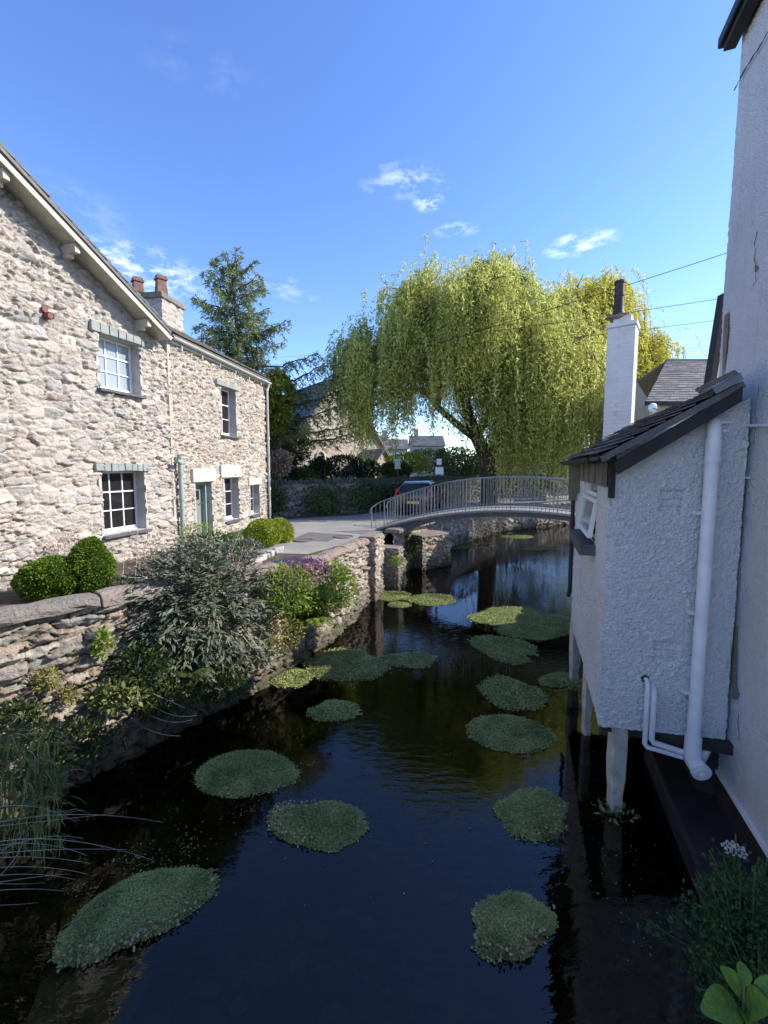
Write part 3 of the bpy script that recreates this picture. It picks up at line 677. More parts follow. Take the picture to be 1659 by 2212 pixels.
# ================================================================== RIVER WALL (left)
rw_path = [(-9.2, -8), (-6.2, -1), (-3.77, 3.81), (-3.14, 4.6), (-1.96, 6.26), (-1.16, 7.82), (-.46, 10.4)]
RP, RS = path_pts(rw_path)
def rwtop(u):
    y = np.interp(u, RS, RP[:, 1]); return np.interp(y, [-8, 4.1, 4.93, 7.4, 10.9], [2.2, 1.95, 1.90, 1.70, 1.52])
rwall = thing('river_wall', 'rubble river wall with rounded brown coping beneath the cottage garden', 'wall', (-3.1, 4.6, 0))
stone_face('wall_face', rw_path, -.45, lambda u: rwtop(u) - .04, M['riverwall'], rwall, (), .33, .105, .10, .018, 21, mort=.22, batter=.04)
def path_at(P, S, u): return Vector((np.interp(u, S, P[:, 0]), np.interp(u, S, P[:, 1]), 0))
def coping(name, P, S, top, mat, parent, w=.36, h=.13, seg=.75, u0=0, u1=None, seed=1, off=0.0):
    rr = random.Random(seed); m = MB(); u = u0; u1 = u1 or S[-1]; prof = [(-.5, 0), (-.52, .5), (-.40, .85), (-.2, 1.0), (.2, 1.02), (.42, .85), (.53, .5), (.5, 0)]
    while u < u1 - .05:
        L = min(seg * rr.uniform(.6, 1.4), u1 - u); n = 7; vs = []; r_ = rr.random(); hh = h * rr.uniform(.85, 1.15); jx = rr.uniform(-.02, .02)
        for i in range(n + 1):
            uu = u + .008 + (L - .016) * i / n; p = path_at(P, S, uu); d = (path_at(P, S, uu + .1) - path_at(P, S, uu - .1)).normalized(); s_ = Vector((d.y, -d.x, 0))
            sc = .94 if i in (0, n) else 1.0; z = float(top(np.array([uu]))[0])
            for (a, b) in prof: vs.append(p + s_ * (a * w * sc + off + jx + rr.uniform(-.022, .022)) + Vector((0, 0, z - .05 + b * hh * sc + rr.uniform(-.016, .016))))
        k = len(prof); fs = [(i * k + j, i * k + (j + 1) % k, (i + 1) * k + (j + 1) % k, (i + 1) * k + j) for i in range(n) for j in range(k)] + [tuple(range(k - 1, -1, -1)), tuple(n * k + j for j in range(k))]
        m.add(vs, fs, r_); u += L
    o = m.build(name, mat, parent, bevel=.015)
    e = o.data.attributes.new('edge', 'FLOAT', 'POINT'); e.data.foreach_set('value', np.ones(len(o.data.vertices), dtype=np.float32)); return o
coping('coping', RP, RS, rwtop, M['coping'], rwall, .38, .13, off=-.06)
m = MB()   # inner face of the wall
for a, b in zip(range(0, 60), range(1, 61)):
    ua, ub = RS[-1] * a / 60, RS[-1] * b / 60; pa, pb = path_at(RP, RS, ua), path_at(RP, RS, ub); d = (pb - pa).normalized(); s_ = Vector((-d.y, d.x, 0)) * .22
    za = float(rwtop(np.array([ua]))[0]); m.poly([pa + s_ + Vector((0, 0, 1.0)), pa + s_ + Vector((0, 0, za)), pb + s_ + Vector((0, 0, za)), pb + s_ + Vector((0, 0, 1.0))])
m.build('inner_face', M['rubble'], rwall)
# pier at the end of the wall, lower stub beyond
def onw(px, py, off=.2):
    best = None; r = ray(px, py)
    for (x0, y0), (x1, y1) in zip(rw_path[:-1], rw_path[1:]):
        d = Vector((x1 - x0, y1 - y0)).normalized(); n_ = Vector((d.y, -d.x)) * off; A = Vector((x0, y0)) + n_
        p = pl(px, py, A, d); sgn = (Vector((p.x, p.y)) - A).dot(d)
        if -.1 <= sgn <= math.hypot(x1 - x0, y1 - y0) + .1 and p.y > 0 and (best is None or p.y < best.y): best = p
    return best or pl(px, py, Vector((-.3, 11.1)), Vector((.45, 1)))
def stone_block(name, label, cat, c, sx, sy, z0, z1, rz, mat, seed, cw=.22, chh=.11, capmat='coping', res=.025):
    c = Vector((c[0], c[1], 0)); X = Vector((math.cos(rz), math.sin(rz), 0)) * sx / 2; Y = Vector((-math.sin(rz), math.cos(rz), 0)) * sy / 2
    t = thing(name, label, cat, (c.x, c.y, z0)) if label else None
    P_ = [c - X - Y, c + X - Y, c + X + Y, c - X + Y, c - X - Y]
    o = stone_face('stonework', [(p.x, p.y) for p in P_], z0, z1, mat, t, (), cw, chh, .06, res, seed, 1, mort=.25)
    m = MB(); m.frame(Vector((*(c - X * 1.05 - Y * 1.05).xy, z1 - .03)), X * 2.1, Y * 2.1, Vector((0, 0, .08)), .4); k = m.build('cap', M[capmat], t, bevel=.035)
    return t
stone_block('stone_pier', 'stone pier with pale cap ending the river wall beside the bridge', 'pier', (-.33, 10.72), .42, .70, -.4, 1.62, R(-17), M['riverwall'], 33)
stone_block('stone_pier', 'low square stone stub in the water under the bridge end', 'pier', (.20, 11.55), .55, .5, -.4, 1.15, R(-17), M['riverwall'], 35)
# embankment wall beyond the bridge
p2 = [(.25, 12.3), (.78, 13.72), (2.22, 16.37), (5.86, 21.72), (12, 25.5), (30, 31)]; P2, S2 = path_pts(p2)
emb = thing('embankment_wall', 'ivy patched rubble embankment wall beyond the footbridge', 'wall', (.78, 13.72, 0))
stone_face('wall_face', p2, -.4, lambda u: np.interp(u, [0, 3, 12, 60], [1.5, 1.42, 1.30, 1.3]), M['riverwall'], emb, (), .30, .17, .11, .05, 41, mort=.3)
coping('coping', P2, S2, lambda u: np.interp(u, [0, 3, 12, 60], [1.5, 1.42, 1.32, 1.3]), M['coping'], emb, .5, .12, .6, 0, 18)
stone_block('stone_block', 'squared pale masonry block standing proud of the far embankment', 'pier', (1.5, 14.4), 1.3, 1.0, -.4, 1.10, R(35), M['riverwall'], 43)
# right bank wall under and beyond the bridge
emr = thing('bank_wall', 'stone bank wall on the right side under the footbridge', 'wall', (5.6, 10.2, 0))
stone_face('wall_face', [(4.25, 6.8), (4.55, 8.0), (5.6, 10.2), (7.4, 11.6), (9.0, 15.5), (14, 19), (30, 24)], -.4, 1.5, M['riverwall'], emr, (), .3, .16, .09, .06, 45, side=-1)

# ================================================================== FOOTBRIDGE
br = thing('footbridge', 'arched iron footbridge with slim vertical balusters across the stream', 'bridge', (0, 13, 1.5))
BO = Vector((0, 13.0, 0)); BD = Vector((1, -.3, 0)).normalized(); BN = Vector((-BD.y, BD.x, 0))  # BN away from the camera
BL = 7.9; BW = 1.35
def dz(s): return 2.19 - .63 * ((s - 4.0) / 4.0) ** 2
def bp(s, z, w=0): p = BO + BD * s + BN * w; return Vector((p.x, p.y, z))
m = MB(); N_ = 40
for i in range(N_):
    s0, s1 = -.25 + (BL + .5) * i / N_, -.25 + (BL + .5) * (i + 1) / N_
    a, b = bp(s0, dz(s0) - .06, -.06), bp(s1, dz(s1) - .06, -.06); m.add([a, b, b + BN * (BW + .12), a + BN * (BW + .12)] + [q + Vector((0, 0, .06)) for q in (a, b, b + BN * (BW + .12), a + BN * (BW + .12))],
          [(0, 3, 2, 1), (4, 5, 6, 7), (0, 1, 5, 4), (2, 3, 7, 6)], .5)
m.build('deck', M['deckstone'], br)
for w_ in (0.0, BW - .06):
    m = MB()
    for i in range(N_):
        s0, s1 = -.05 + (BL + .1) * i / N_, -.05 + (BL + .1) * (i + 1) / N_
        def bot(s):
            e = min(s, BL - s); return dz(s) - .20 - .34 * max(0, 1 - max(e, 0) / 1.6) ** 1.4
        vs = []
        for s_ in (s0, s1):
            for ww in (w_, w_ + .06):
                vs.append(bp(s_, bot(s_), ww)); vs.append(bp(s_, dz(s_) - .062, ww))
        m.add(vs, [(0, 4, 5, 1), (2, 3, 7, 6), (0, 2, 6, 4), (1, 5, 7, 3)] + ([(0, 1, 3, 2)] if i == 0 else []) + ([(4, 6, 7, 5)] if i == N_ - 1 else []), .5)
    m.build('girder', M['girder'], br)
RH = .93
def rh(s): return RH - .12 * max(0, 1 - max(min(s, BL - s), 0) / 2.0)
for w_ in (.02, BW - .02):
    m = MB(); n = int(BL / .105)
    for i in range(n + 1):
        s_ = BL * i / n; th = .009 if i % 12 else .017
        m.tube([bp(s_, dz(s_) - .03, w_), bp(s_, dz(s_) + rh(s_), w_)], th, 5, cap=False)
    ro = m.build('railing', M['iron'], br)
    m = MB(); m.tube([bp(BL * i / 40, dz(BL * i / 40) + rh(BL * i / 40), w_) for i in range(41)], .02, 6)
    m.tube([bp(BL * i / 40, dz(BL * i / 40) + .07, w_) for i in range(41)], .009, 5)
    # swept wing at the left end
    dx = -1 if w_ < .5 else -1
    we = [bp(0, dz(0) + rh(0), w_), bp(-.18, 1.5 + .78, w_ - .10 * (1 if w_ < .5 else -1)), bp(-.34, 1.5 + .66, w_ - .22 * (1 if w_ < .5 else -1)), bp(-.40, 1.5 + .52, w_ - .26 * (1 if w_ < .5 else -1)), bp(-.33, 1.5 + .44, w_ - .24 * (1 if w_ < .5 else -1))]
    m.tube(we, .016, 6); m.build('handrail', M['iron'], ro)
    m = MB()
    for k in range(1, 4):
        q = we[0].lerp(we[2], k / 3); m.tube([Vector((q.x, q.y, 1.5)), q], .008 if k < 3 else .018, 6)
    m.build('wing_rail', M['iron'], ro)

# ================================================================== FAR WALL
fw = [(-9, 16.2), (-4.6, 16.4), (-1.2, 18.0), (2.6, 22.3), (6.5, 26.0), (14, 30)]; FP, FS = path_pts(fw)
farw = thing('dry_stone_wall', 'dark dry stone wall across the road in front of the chapel', 'wall', (-4.6, 16.4, GZ))
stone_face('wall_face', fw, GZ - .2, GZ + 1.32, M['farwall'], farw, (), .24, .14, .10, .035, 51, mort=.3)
m = MB(); u = 0   # upright cock-and-hen coping
while u < FS[-1]:
    p = path_at(FP, FS, u); d = (path_at(FP, FS, u + .1) - path_at(FP, FS, u - .1)).normalized(); s_ = Vector((-d.y, d.x, 0)); w_ = random.uniform(.07, .13)
    o = p - s_ * .06 + Vector((0, 0, GZ + 1.30)); m.frame(o, d * w_ * .85, s_ * random.uniform(.34, .42), Vector((0, 0, random.uniform(.14, .24))) + d * random.uniform(-.05, .05)); u += w_
m.build('coping', M['darkcoping'], farw, bevel=.02)
m = MB(); 
for a, b in zip(fw[:-1], fw[1:]):
    a, b = Vector((*a, GZ - .2)), Vector((*b, GZ - .2)); d = (b - a).normalized(); s_ = Vector((-d.y, d.x, 0)) * .32; m.poly([a + s_, a + s_ + Vector((0, 0, 1.55)), b + s_ + Vector((0, 0, 1.55)), b + s_])
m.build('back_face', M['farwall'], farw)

# ================================================================== CHAPEL
chp = thing('stone_chapel', 'small stone chapel with steep gable and side porch behind the wall', 'chapel', (-2.5, 27, GZ))
# gable plane faces the sun; apex at (735,813)
CY = 27.0; apx = pyd(735, 813, CY); cd = Vector((.80, .60)).normalized()   # gable runs left-near to right-far
cb = Vector((-cd.y, cd.x))            # back direction (leftwards/away)
hw = 3.6; ez = GZ + 3.0
ca = Vector((apx.x, apx.y))
def cP(u, z, d=0): q = ca + cd * u - cb * d; return Vector((q.x, q.y, z))
L0 = ca - cd * hw; Cc = [(L0.x, L0.y), ((ca + cd * hw).x, (ca + cd * hw).y)]
def ctop(u): return apx.z - np.abs(u - hw) * (apx.z - ez) / hw
stone_face('wall', Cc, GZ - .2, ctop, M['chapel'], chp, [(hw - .13, hw + .13, apx.z - 1.7, apx.z - .9), (hw - 1.75, hw - 1.25, GZ + 1.2, GZ + 2.7)], .32, .17, .03, .06, 61)
m = MB(); bk = 11.0
for sg in (-1, 1):
    m.poly([cP(sg * hw, GZ - .2), cP(sg * hw, GZ - .2, -bk), cP(sg * hw, ez, -bk), cP(sg * hw, ez)])
m.poly([cP(-hw, GZ - .2, -bk), cP(hw, GZ - .2, -bk), cP(hw, ez, -bk), cP(0, apx.z, -bk), cP(-hw, ez, -bk)])
m.build('side_wall', M['chapel'], chp)
for sg in (-1, 1):
    e0, e1 = cP(sg * (hw + .2), ez - .1, 0.12), cP(sg * (hw + .2), ez - .1, -bk); 
    if sg < 0: e0, e1 = e0, e1
    slates('roof', e0, e1, cP(0, apx.z + .05, .12) - e0, 0, M['slate'], chp, .35, .5, seed=70 + sg)
m = MB()
for sg in (-1, 1): m.beam(cP(sg * (hw + .1), ez, .06), cP(0, apx.z + .12, .06), .3, .14)
m.build('gable_coping', M['coping'], chp)
for (uc, zc, ww, hh) in [(0, apx.z - 1.7, .26, .8), (-1.5, GZ + 1.2, .5, 1.5)]:
    m = MB(); m.poly([cP(uc - ww / 2, zc, -.15), cP(uc + ww / 2, zc, -.15), cP(uc + ww / 2, zc + hh, -.15), cP(uc - ww / 2, zc + hh, -.15)]); m.build('window', M['glass'], chp)
m = MB(); m.tube([cP(-1.8, GZ + 2.6, .05), cP(-1.72, GZ + 2.85, .05), cP(-1.5, GZ + 3.0, .05), cP(-1.28, GZ + 2.85, .05), cP(-1.2, GZ + 2.6, .05)], .06, 6); m.build('window_arch', M['plaster'], chp)
# porch: lean roof to the right
pr = MB(); q0, q1 = cP(.3, GZ - .2, .05), cP(3.2, GZ - .2, .05); pv = V3(-cb * 2.2, 0)
pr.poly([q0 + pv, q1 + pv, q1 + pv + Vector((0, 0, 1.7)), (q0 + q1) / 2 + pv + Vector((0, 0, 3.3)), q0 + pv + Vector((0, 0, 1.7))]); pr.poly([q0, q0 + pv, q0 + pv + Vector((0, 0, 1.7)), q0 + Vector((0, 0, 1.7))]); pr.poly([q1, q1 + Vector((0, 0, 1.7)), q1 + pv + Vector((0, 0, 1.7)), q1 + pv])
pw = pr.build('porch', M['chapel'], chp)
mid = (q0 + q1) / 2 + Vector((0, 0, 3.35))
for q in (q0, q1):
    e = q + Vector((0, 0, 1.6)) - (mid - q - Vector((0, 0, 3.3))).normalized() * .0
    slates('porch_roof', e + pv * 1.05, e, mid - e, 0, M['slateold'], pw, .3, .4, seed=80)
m = MB(); dq = (q1 - q0).normalized(); c_ = (q0 + q1) / 2 + pv * 1.01; m.poly([c_ - dq * .5, c_ + dq * .5, c_ + dq * .5 + Vector((0, 0, 2.0)), c_ + Vector((0, 0, 2.5)), c_ - dq * .5 + Vector((0, 0, 2.0))]); m.build('porch_door', M['darkwood'], pw)

# ================================================================== RIGHT: tall white house
bw = thing('tall_white_house', 'tall roughcast white house filling the right edge with dark gutter', 'house', (3.2, 3.7, .5))
wd = Vector((.35, 1)).normalized(); wc = Vector((3.25, 3.82)); wa = wc + wd * .60; s0 = wa - wd * 11.5
def rgh(name, path, zb, zt, mat, parent, res=.016, amp=.012, seed=5, holes=(), side=-1, lean=0):
    P, S = path_pts(path); L = S[-1]; ztf = zt if callable(zt) else (lambda u: np.full_like(u, zt))
    us = np.arange(0, L + res, res); us[-1] = L; zmax = float(np.max(ztf(us))); zs = np.append(np.arange(zb, zmax, res), zmax)
    U, Z = np.meshgrid(us, zs); top = ztf(U); T = (Z - zb) / (zmax - zb); Zr = zb + T * (top - zb)
    X = np.interp(U, S, P[:, 0]); Y = np.interp(U, S, P[:, 1])
    tx = (P[-1] - P[0]) / L; nx, ny = tx[1] * side, -tx[0] * side
    d = amp * (np.abs(fbm(U * 34, Zr * 34, seed, 3) - .44) * 3.2) + .03 * (fbm(U * 1.1, Zr * 1.1, seed + 9, 3) - .45)
    for (a, b, c, e, dep) in holes:
        ins = np.minimum(np.minimum(U - a, b - U), np.minimum(Zr - c, e - Zr)); k = np.clip(ins / .02, 0, 1); d = d - dep * k + k * dep * .45 * (np.abs(((Zr - c) * 14) % 1 - .5) * 2 > .55)
    X = X + nx * d; Y = Y + ny * d; nu, nv = len(us), len(zs)
    i, j = np.meshgrid(np.arange(nu - 1), np.arange(nv - 1)); A = (j * nu + i).ravel()
    Fc = np.stack([A, A + 1, A + nu + 1, A + nu], 1) if side > 0 else np.stack([A, A + nu, A + nu + 1, A + 1], 1)
    return np_mesh(name, np.stack([X.ravel(), Y.ravel(), Zr.ravel()], 1), Fc, mat, parent, smooth=True)
EZ = 7.64
near0 = wa - wd * 4.1
rgh('wall', [near0, wa], .48, lambda u: np.full_like(u, EZ), M['render_old'], bw, .022, .010, 5)
m = MB(); rgt = Vector((wd.y, -wd.x))       # to the right, away from river
def wP(u, z, d=0): q = wa + wd * u - rgt * d; return Vector((q.x, q.y, z))   # d>0 towards river
m.poly([wP(-4.1, .48), wP(-4.1, EZ), wP(-11.5, EZ), wP(-11.5, .48)])
m.poly([wP(-11.5, .48), wP(-11.5, EZ), wP(-11.5, EZ, -7), wP(-11.5, .48, -7)])
m.poly([wP(0, .48), wP(0, .48, -7), wP(0, EZ, -7), wP(0, EZ + 3.6, -3.5), wP(0, EZ)])
m.poly([wP(-11.5, .48, -7), wP(-11.5, EZ, -7), wP(0, EZ, -7), wP(0, .48, -7)])
m.build('rear_wall', M['render_old'], bw)
slates('roof', wP(.05, EZ + .06, .08), wP(-11.7, EZ + .06, .08), wP(.05, EZ + 3.7, -3.5) - wP(.05, EZ + .06, .08), 0, M['slate'], bw, .24, .32, seed=90)
slates('roof', wP(.18, EZ + .02, -7.3), wP(-11.7, EZ + .02, -7.3), wP(.18, EZ + 3.7, -3.5) - wP(.18, EZ + .02, -7.3), 0, M['slate'], bw, .4, .6, seed=91)
m = MB(); m.frame(wP(-11.6, EZ - .16, .03), wP(.05, EZ - .16, .03) - wP(-11.6, EZ - .16, .03), V3(-rgt * .1, 0), Vector((0, 0, .14))); m.build('fascia', M['darkwood'], bw)
m = MB(); m.frame(wP(-11.6, EZ - .1, .04), wP(.1, EZ - .1, .04) - wP(-11.6, EZ - .1, .04), V3(-rgt * .13, 0), Vector((0, 0, .11))); m.build('gutter', M['black'], bw, bevel=.02)
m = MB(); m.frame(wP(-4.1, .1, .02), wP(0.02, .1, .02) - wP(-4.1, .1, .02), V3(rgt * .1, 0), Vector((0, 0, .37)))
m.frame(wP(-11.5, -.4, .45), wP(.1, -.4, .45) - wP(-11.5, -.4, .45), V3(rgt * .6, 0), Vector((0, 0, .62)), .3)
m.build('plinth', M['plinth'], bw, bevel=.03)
m = MB(); m.frame(wP(-11.5, .455, .028), wP(0.03, .455, .028) - wP(-11.5, .455, .028), V3(rgt * .08, 0), Vector((0, 0, .03))); m.build('drip_edge', M['white'], bw)
# cracks and bare patches (flat scars of the render, 3 mm proud)
def scar(pts, mat, name, thick=.004):
    vs = [pl(x, y, wa - rgt * .016, wd) for x, y in pts]; mm_ = MB(); mm_.prism([v - V3(rgt * .0, 0) for v in vs], V3(-rgt * thick, 0)); mm_.build(name, mat, bw)
def crack(line, w_, mat=None):
    m = MB(); vs = [pl(x, y, wa - rgt * .02, wd) for x, y in line]
    vs2 = []
    for a, b in zip(vs[:-1], vs[1:]):
        for k in range(4):
            t_ = k / 4; vs2.append(a.lerp(b, t_) + Vector((0, random.uniform(-1, 1) * .012, random.uniform(-1, 1) * .01)))
    vs2.append(vs[-1]); m.tube(vs2, [w_ * random.uniform(.4, 1.2) for _ in vs2], 4); m.build('crack', mat or M['crackmat'], bw)
scar([(1566, 682), (1574, 674), (1573, 720), (1569, 760), (1564, 800), (1561, 830), (1562, 740)], M['brownpatch'], 'bare_patch')
scar([(1602, 1042), (1609, 1050), (1607, 1075), (1603, 1092), (1598, 1070), (1597, 1052)], M['brownpatch'], 'bare_patch')
scar([(1588, 1352), (1592, 1350), (1591, 1400), (1590, 1480), (1595, 1500), (1590, 1512), (1583, 1510), (1582, 1450), (1585, 1390)], M['brownpatch'], 'bare_patch')
scar([(1632, 572), (1637, 575), (1636, 585), (1631, 588)], M['brownpatch'], 'bare_patch')
crack([(1659, 70), (1630, 118), (1600, 165), (1586, 195)], .008)
crack([(1633, 500), (1630, 545), (1634, 600), (1628, 620)], .003)
crack([(1638, 830), (1632, 900), (1628, 960)], .003)
crack([(1606, 940), (1604, 985), (1602, 1020)], .005)
crack([(1594, 1540), (1596, 1600)], .003)
m = MB(); a = pl(1595, 1031, wa - rgt * .03, wd); b = pl(1618, 1032, wa - rgt * .03, wd); m.tube([a, b], .009, 6); m.tube([a, a + V3(-rgt * .05, 0)], .02, 8); m.build('wall_hook', M['whitepipe'], bw)
# ---- rear wing of the tall house (white gable slip seen past its edge)
wg = thing('white_wing', 'white rear wing with steep dark verge behind the tall house', 'house', (4.2, 5, .6))
gq = [pyd(1529, 835, 5.0), pyd(1550, 712, 5.0), pyd(1560, 640, 5.0), pyd(1700, 600, 5.0), pyd(1700, 1000, 5.0), pyd(1531, 1000, 5.0)]
m = MB(); m.prism([gq[0], gq[1], gq[2], gq[3], Vector((gq[4].x, 5, .6)), Vector((gq[0].x, 5, .6))], Vector((1.05, 1.3, 0))); m.build('wall', M['render'], wg)
m = MB(); dwn = gq[0] + (gq[0] - gq[1]) * .12; m.beam(dwn + Vector((-.02, -.05, 0)), gq[2] + Vector((-.02, -.05, 0)), .10, .07); m.build('verge', M['darkwood'], wg)

# ---- overhanging annexe ("bump")
an = thing('overhanging_annexe', 'white roughcast annexe with lean-to slate roof propped over the stream', 'annexe', (2.1, 3.84, 0))
a0 = Vector((2.09, 3.84)); a1 = Vector((3.13, 3.65)); zb_ = .90
fd = (a1 - a0); fL = fd.length; fd.normalize(); sd_ = Vector((.35, 1)).normalized(); sL = 2.85
fl_top = 3.4 + .10; 
def ft(u): return 3.46 + u * .50
def front_uv(px, py):
    p = pl(px, py, a0, fd); return (Vector((p.x, p.y)) - a0).dot(fd), p.z
vA = [front_uv(x, y) for x, y in ((1425, 1055), (1480, 1108), (1412, 1382), (1468, 1436))]
hl = [(vA[0][0], vA[1][0], vA[1][1], vA[0][1], .03), (vA[2][0], vA[3][0], vA[3][1], vA[2][1], .03)]
rgh('wall', [a0, a1 + fd * .02], zb_, lambda u: ft(u), M['render'], an, .0085, .022, 15, hl, side=1)
# side wall with window opening: split round the hole
a2 = a0 + sd_ * sL
def side_uv(px, py):
    p = pl(px, py, a0, sd_); return (Vector((p.x, p.y)) - a0).dot(sd_), p.z
def sP(u, z, d=0): q = a0 + sd_ * u + Vector((-sd_.y, sd_.x)) * d; return Vector((q.x, q.y, z))
wv0 = side_uv(1289, 1040); wv1 = side_uv(1288, 1175)
su0 = side_uv(1291, 1100)[0]; su1 = side_uv(1262, 1100)[0]; sz1 = wv0[1] ; sz0 = wv1[1]
def seg(u0, u1, z0, z1, seed): 
    p, q = a0 + sd_ * u0, a0 + sd_ * u1
    rgh('side_wall', [p, q], z0, z1, M['render'], an, .014, .018, seed, side=-1)
print('side window', su0, su1, sz0, sz1)
seg(0, su0, zb_, 3.46, 16); seg(su0, su1, zb_, sz0, 17); seg(su0, su1, sz1, 3.46, 18); seg(su1, sL, zb_, 3.46, 19)
m = MB(); bR = Vector((sd_.y, -sd_.x)) * 1.15
m.poly([sP(sL, zb_), sP(sL, 3.46), sP(sL, 3.46) + V3(bR, .55), sP(sL, zb_) + V3(bR, 0)][::-1]); m.build('rear_wall', M['render'], an); m = MB()
m.poly([V3(a0, zb_ + .01), sP(sL, zb_ + .01), sP(sL, zb_ + .01) + V3(bR, 0), V3(a1, zb_ + .01)]); m.build('floor', M['darkwood'], an); m = MB(); m.poly([V3(a1, zb_), sP(sL, zb_) + V3(bR, 0), sP(sL, 3.46) + V3(bR, .5), V3(a1, 3.96)]); m.build('rear_wall', M['render'], an)
m = MB()
for u_a, u_b in ((.002, .05), (su0 - .04, su0 - .002), (su1 + .002, su1 + .04)):
    o = sP(u_a, zb_ + .01, -.05); m.frame(o, sP(u_b, zb_ + .01, -.05) - o, sP(u_a, zb_ + .01, .012) - o, Vector((0, 0, 2.5)))
m.build('render_bead', M['render'], an)
# dark cavity under the annexe
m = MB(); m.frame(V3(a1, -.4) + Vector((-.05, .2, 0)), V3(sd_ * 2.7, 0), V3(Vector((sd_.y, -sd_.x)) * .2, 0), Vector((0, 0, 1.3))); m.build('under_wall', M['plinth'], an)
m = MB()
for k in range(6):
    p = a0 + sd_ * (.12 + k * .5); m.beam(V3(p, zb_ - .05) + Vector((.05, 0, 0)), V3(p, zb_ - .05) + V3(bR, 0), .07, .10)
m.build('floor_joist', M['darkwood'], an)
# side window: frame, open top-hung sash, sill
wf = MB()
for (u, v_) in (((su0, su0 + .05), (sz0, sz1)), ((su1 - .05, su1), (sz0, sz1)), ((su0 + .05, su1 - .05), (sz0, sz0 + .05)), ((su0 + .05, su1 - .05), (sz1 - .05, sz1))):
    o = sP(u[0], v_[0], -.10); wf.frame(o, sP(u[1], v_[0], -.10) - o, sP(u[0], v_[0], -.03) - o, Vector((0, 0, v_[1] - v_[0])))
zc_ = sz0 + (sz1 - sz0) * .72
o = sP(su0 + .05, zc_, -.098); wf.frame(o, sP(su1 - .05, zc_, -.098) - o, sP(su0 + .05, zc_, -.032) - o, Vector((0, 0, .05)))
wfo = wf.build('window', M['white'], an)
m = MB()
for (z_a, z_b) in ((zc_ + .05, sz1 - .05),): m.poly([sP(su0 + .05, z_a, -.07), sP(su1 - .05, z_a, -.07), sP(su1 - .05, z_b, -.07), sP(su0 + .05, z_b, -.07)])
m.build('pane', M['glass'], wfo)
m = MB()   # interior box
m.poly([sP(su0 - .1, sz0 - .1, -.4), sP(su1 + .1, sz0 - .1, -.4), sP(su1 + .1, sz1 + .1, -.4), sP(su0 - .1, sz1 + .1, -.4)]); m.build('room', M['interior'], wfo)
sash = MB(); h_ = zc_ - sz0 - .05; ang = R(8)
def shp(u, t_, d=0): return sP(u, zc_ - t_ * math.cos(ang), -.02 + t_ * math.sin(ang) + d)
ua, ub = su0 + .03, su1 - .03
for (u_0, u_1, t0, t1) in ((ua, ua + .045, 0, h_), (ub - .045, ub, 0, h_), (ua + .045, ub - .045, 0, .045), (ua + .045, ub - .045, h_ - .05, h_)):
    o = shp(u_0, t0); sash.frame(o, shp(u_1, t0) - o, shp(u_0, t1) - o, (shp(u_0, t0, .045) - o))
sash.build('sash', M['white'], wfo)
m = MB(); m.poly([shp(ua + .04, .04, .02), shp(ub - .04, .04, .02), shp(ub - .04, h_ - .04, .02), shp(ua + .04, h_ - .04, .02)]); m.build('sash_pane', M['glasspale'], wfo)
m = MB(); o = sP(su0 - .04, sz0 - .13, -.05); m.frame(o, sP(su1 + .06, sz0 - .13, -.05) - o, sP(su0 - .04, sz0 - .13, .17) - o, Vector((0, 0, .12))); m.build('sill', M['slatesill'], wfo, bevel=.006)
# roof of the annexe
e0 = pl(1318, 1000, a0 - Vector((.16, .12)), fd); 
eave0 = Vector((a0.x - .20, a0.y - .16, 3.50)); eave1 = Vector((*(a0 + sd_ * (sL + .18)).xy, 3.50)) + Vector((-.19, 0, 0))
wallpt = pl(1604, 822, Vector((a1.x + .02, a1.y - .16)), fd)
upv = Vector((wallpt.x - eave0.x, wallpt.y - eave0.y, wallpt.z - eave0.z)); print('annexe roof rise', upv)
slates('roof', eave0, eave1, upv, 0, M['slate'], an, .15, .24, .012, seed=100)
# roof continuation over the wing behind the tall house corner
fdn = Vector((0, 0, 1))
m = MB(); k0 = eave0 + Vector((.02, -.012, -.05)); k1 = eave0 + upv + Vector((0, -.012, -.05)); m.prism([k0 + Vector((.12, 0, 0)), k1, k1 - Vector((0, 0, .12)), k0 + Vector((.15, 0, -.11))], Vector((0, .03, 0))); m.build('bargeboard', M['darkwood'], an)
m = MB(); k = eave0 + upv; un_ = upv.normalized(); sdw = Vector((.33, .94, 0)); nr = un_.cross(sdw).normalized(); nr = nr if nr.z > 0 else -nr
m.frame(k - un_ * .20 + nr * .062 - sdw * .03, un_ * .21, sdw * .30, nr * .006); m.frame(k + nr * .03 - sdw * .02, nr * .08 - un_ * .02, sdw * .90, un_ * .008)
m.frame(k - un_ * .23 + nr * .06 - sdw * .035, un_ * .23, -nr * .055, sdw * .004); m.build('flashing', M['lead'], an)
m = MB(); ups = Vector((0, 0, 1)); half_gutter(m, eave0 + Vector((-.035, .03, -.01)), eave1 + Vector((-.035, 0, -.01)), .055); ag = m.build('gutter', M['black'], an, smooth=True)
m = MB()     # soffit boards, hanging under the eave
o = sP(.03, 3.22, .03); m.frame(o, sP(sL - .9, 3.22, .03) - o, sP(.03, 3.22, .05) - o, Vector((0, 0, .26)))
for k in range(4):
    o = sP(.1 + k * .5, 3.24, .052); m.frame(o, sP(.13 + k * .5, 3.24, .052) - o, sP(.1 + k * .5, 3.24, .065) - o, Vector((0, 0, .2)))
m.build('eave_board', M['greywood'], an)
m = MB(); o = V3(a0, 3.12) + Vector((-.03, -.03, 0)); m.frame(o, V3(fd * .05, 0), V3(sd_ * .06, 0), Vector((0, 0, .40))); m.build('corner_board', M['darkwood'], an)
m = MB()
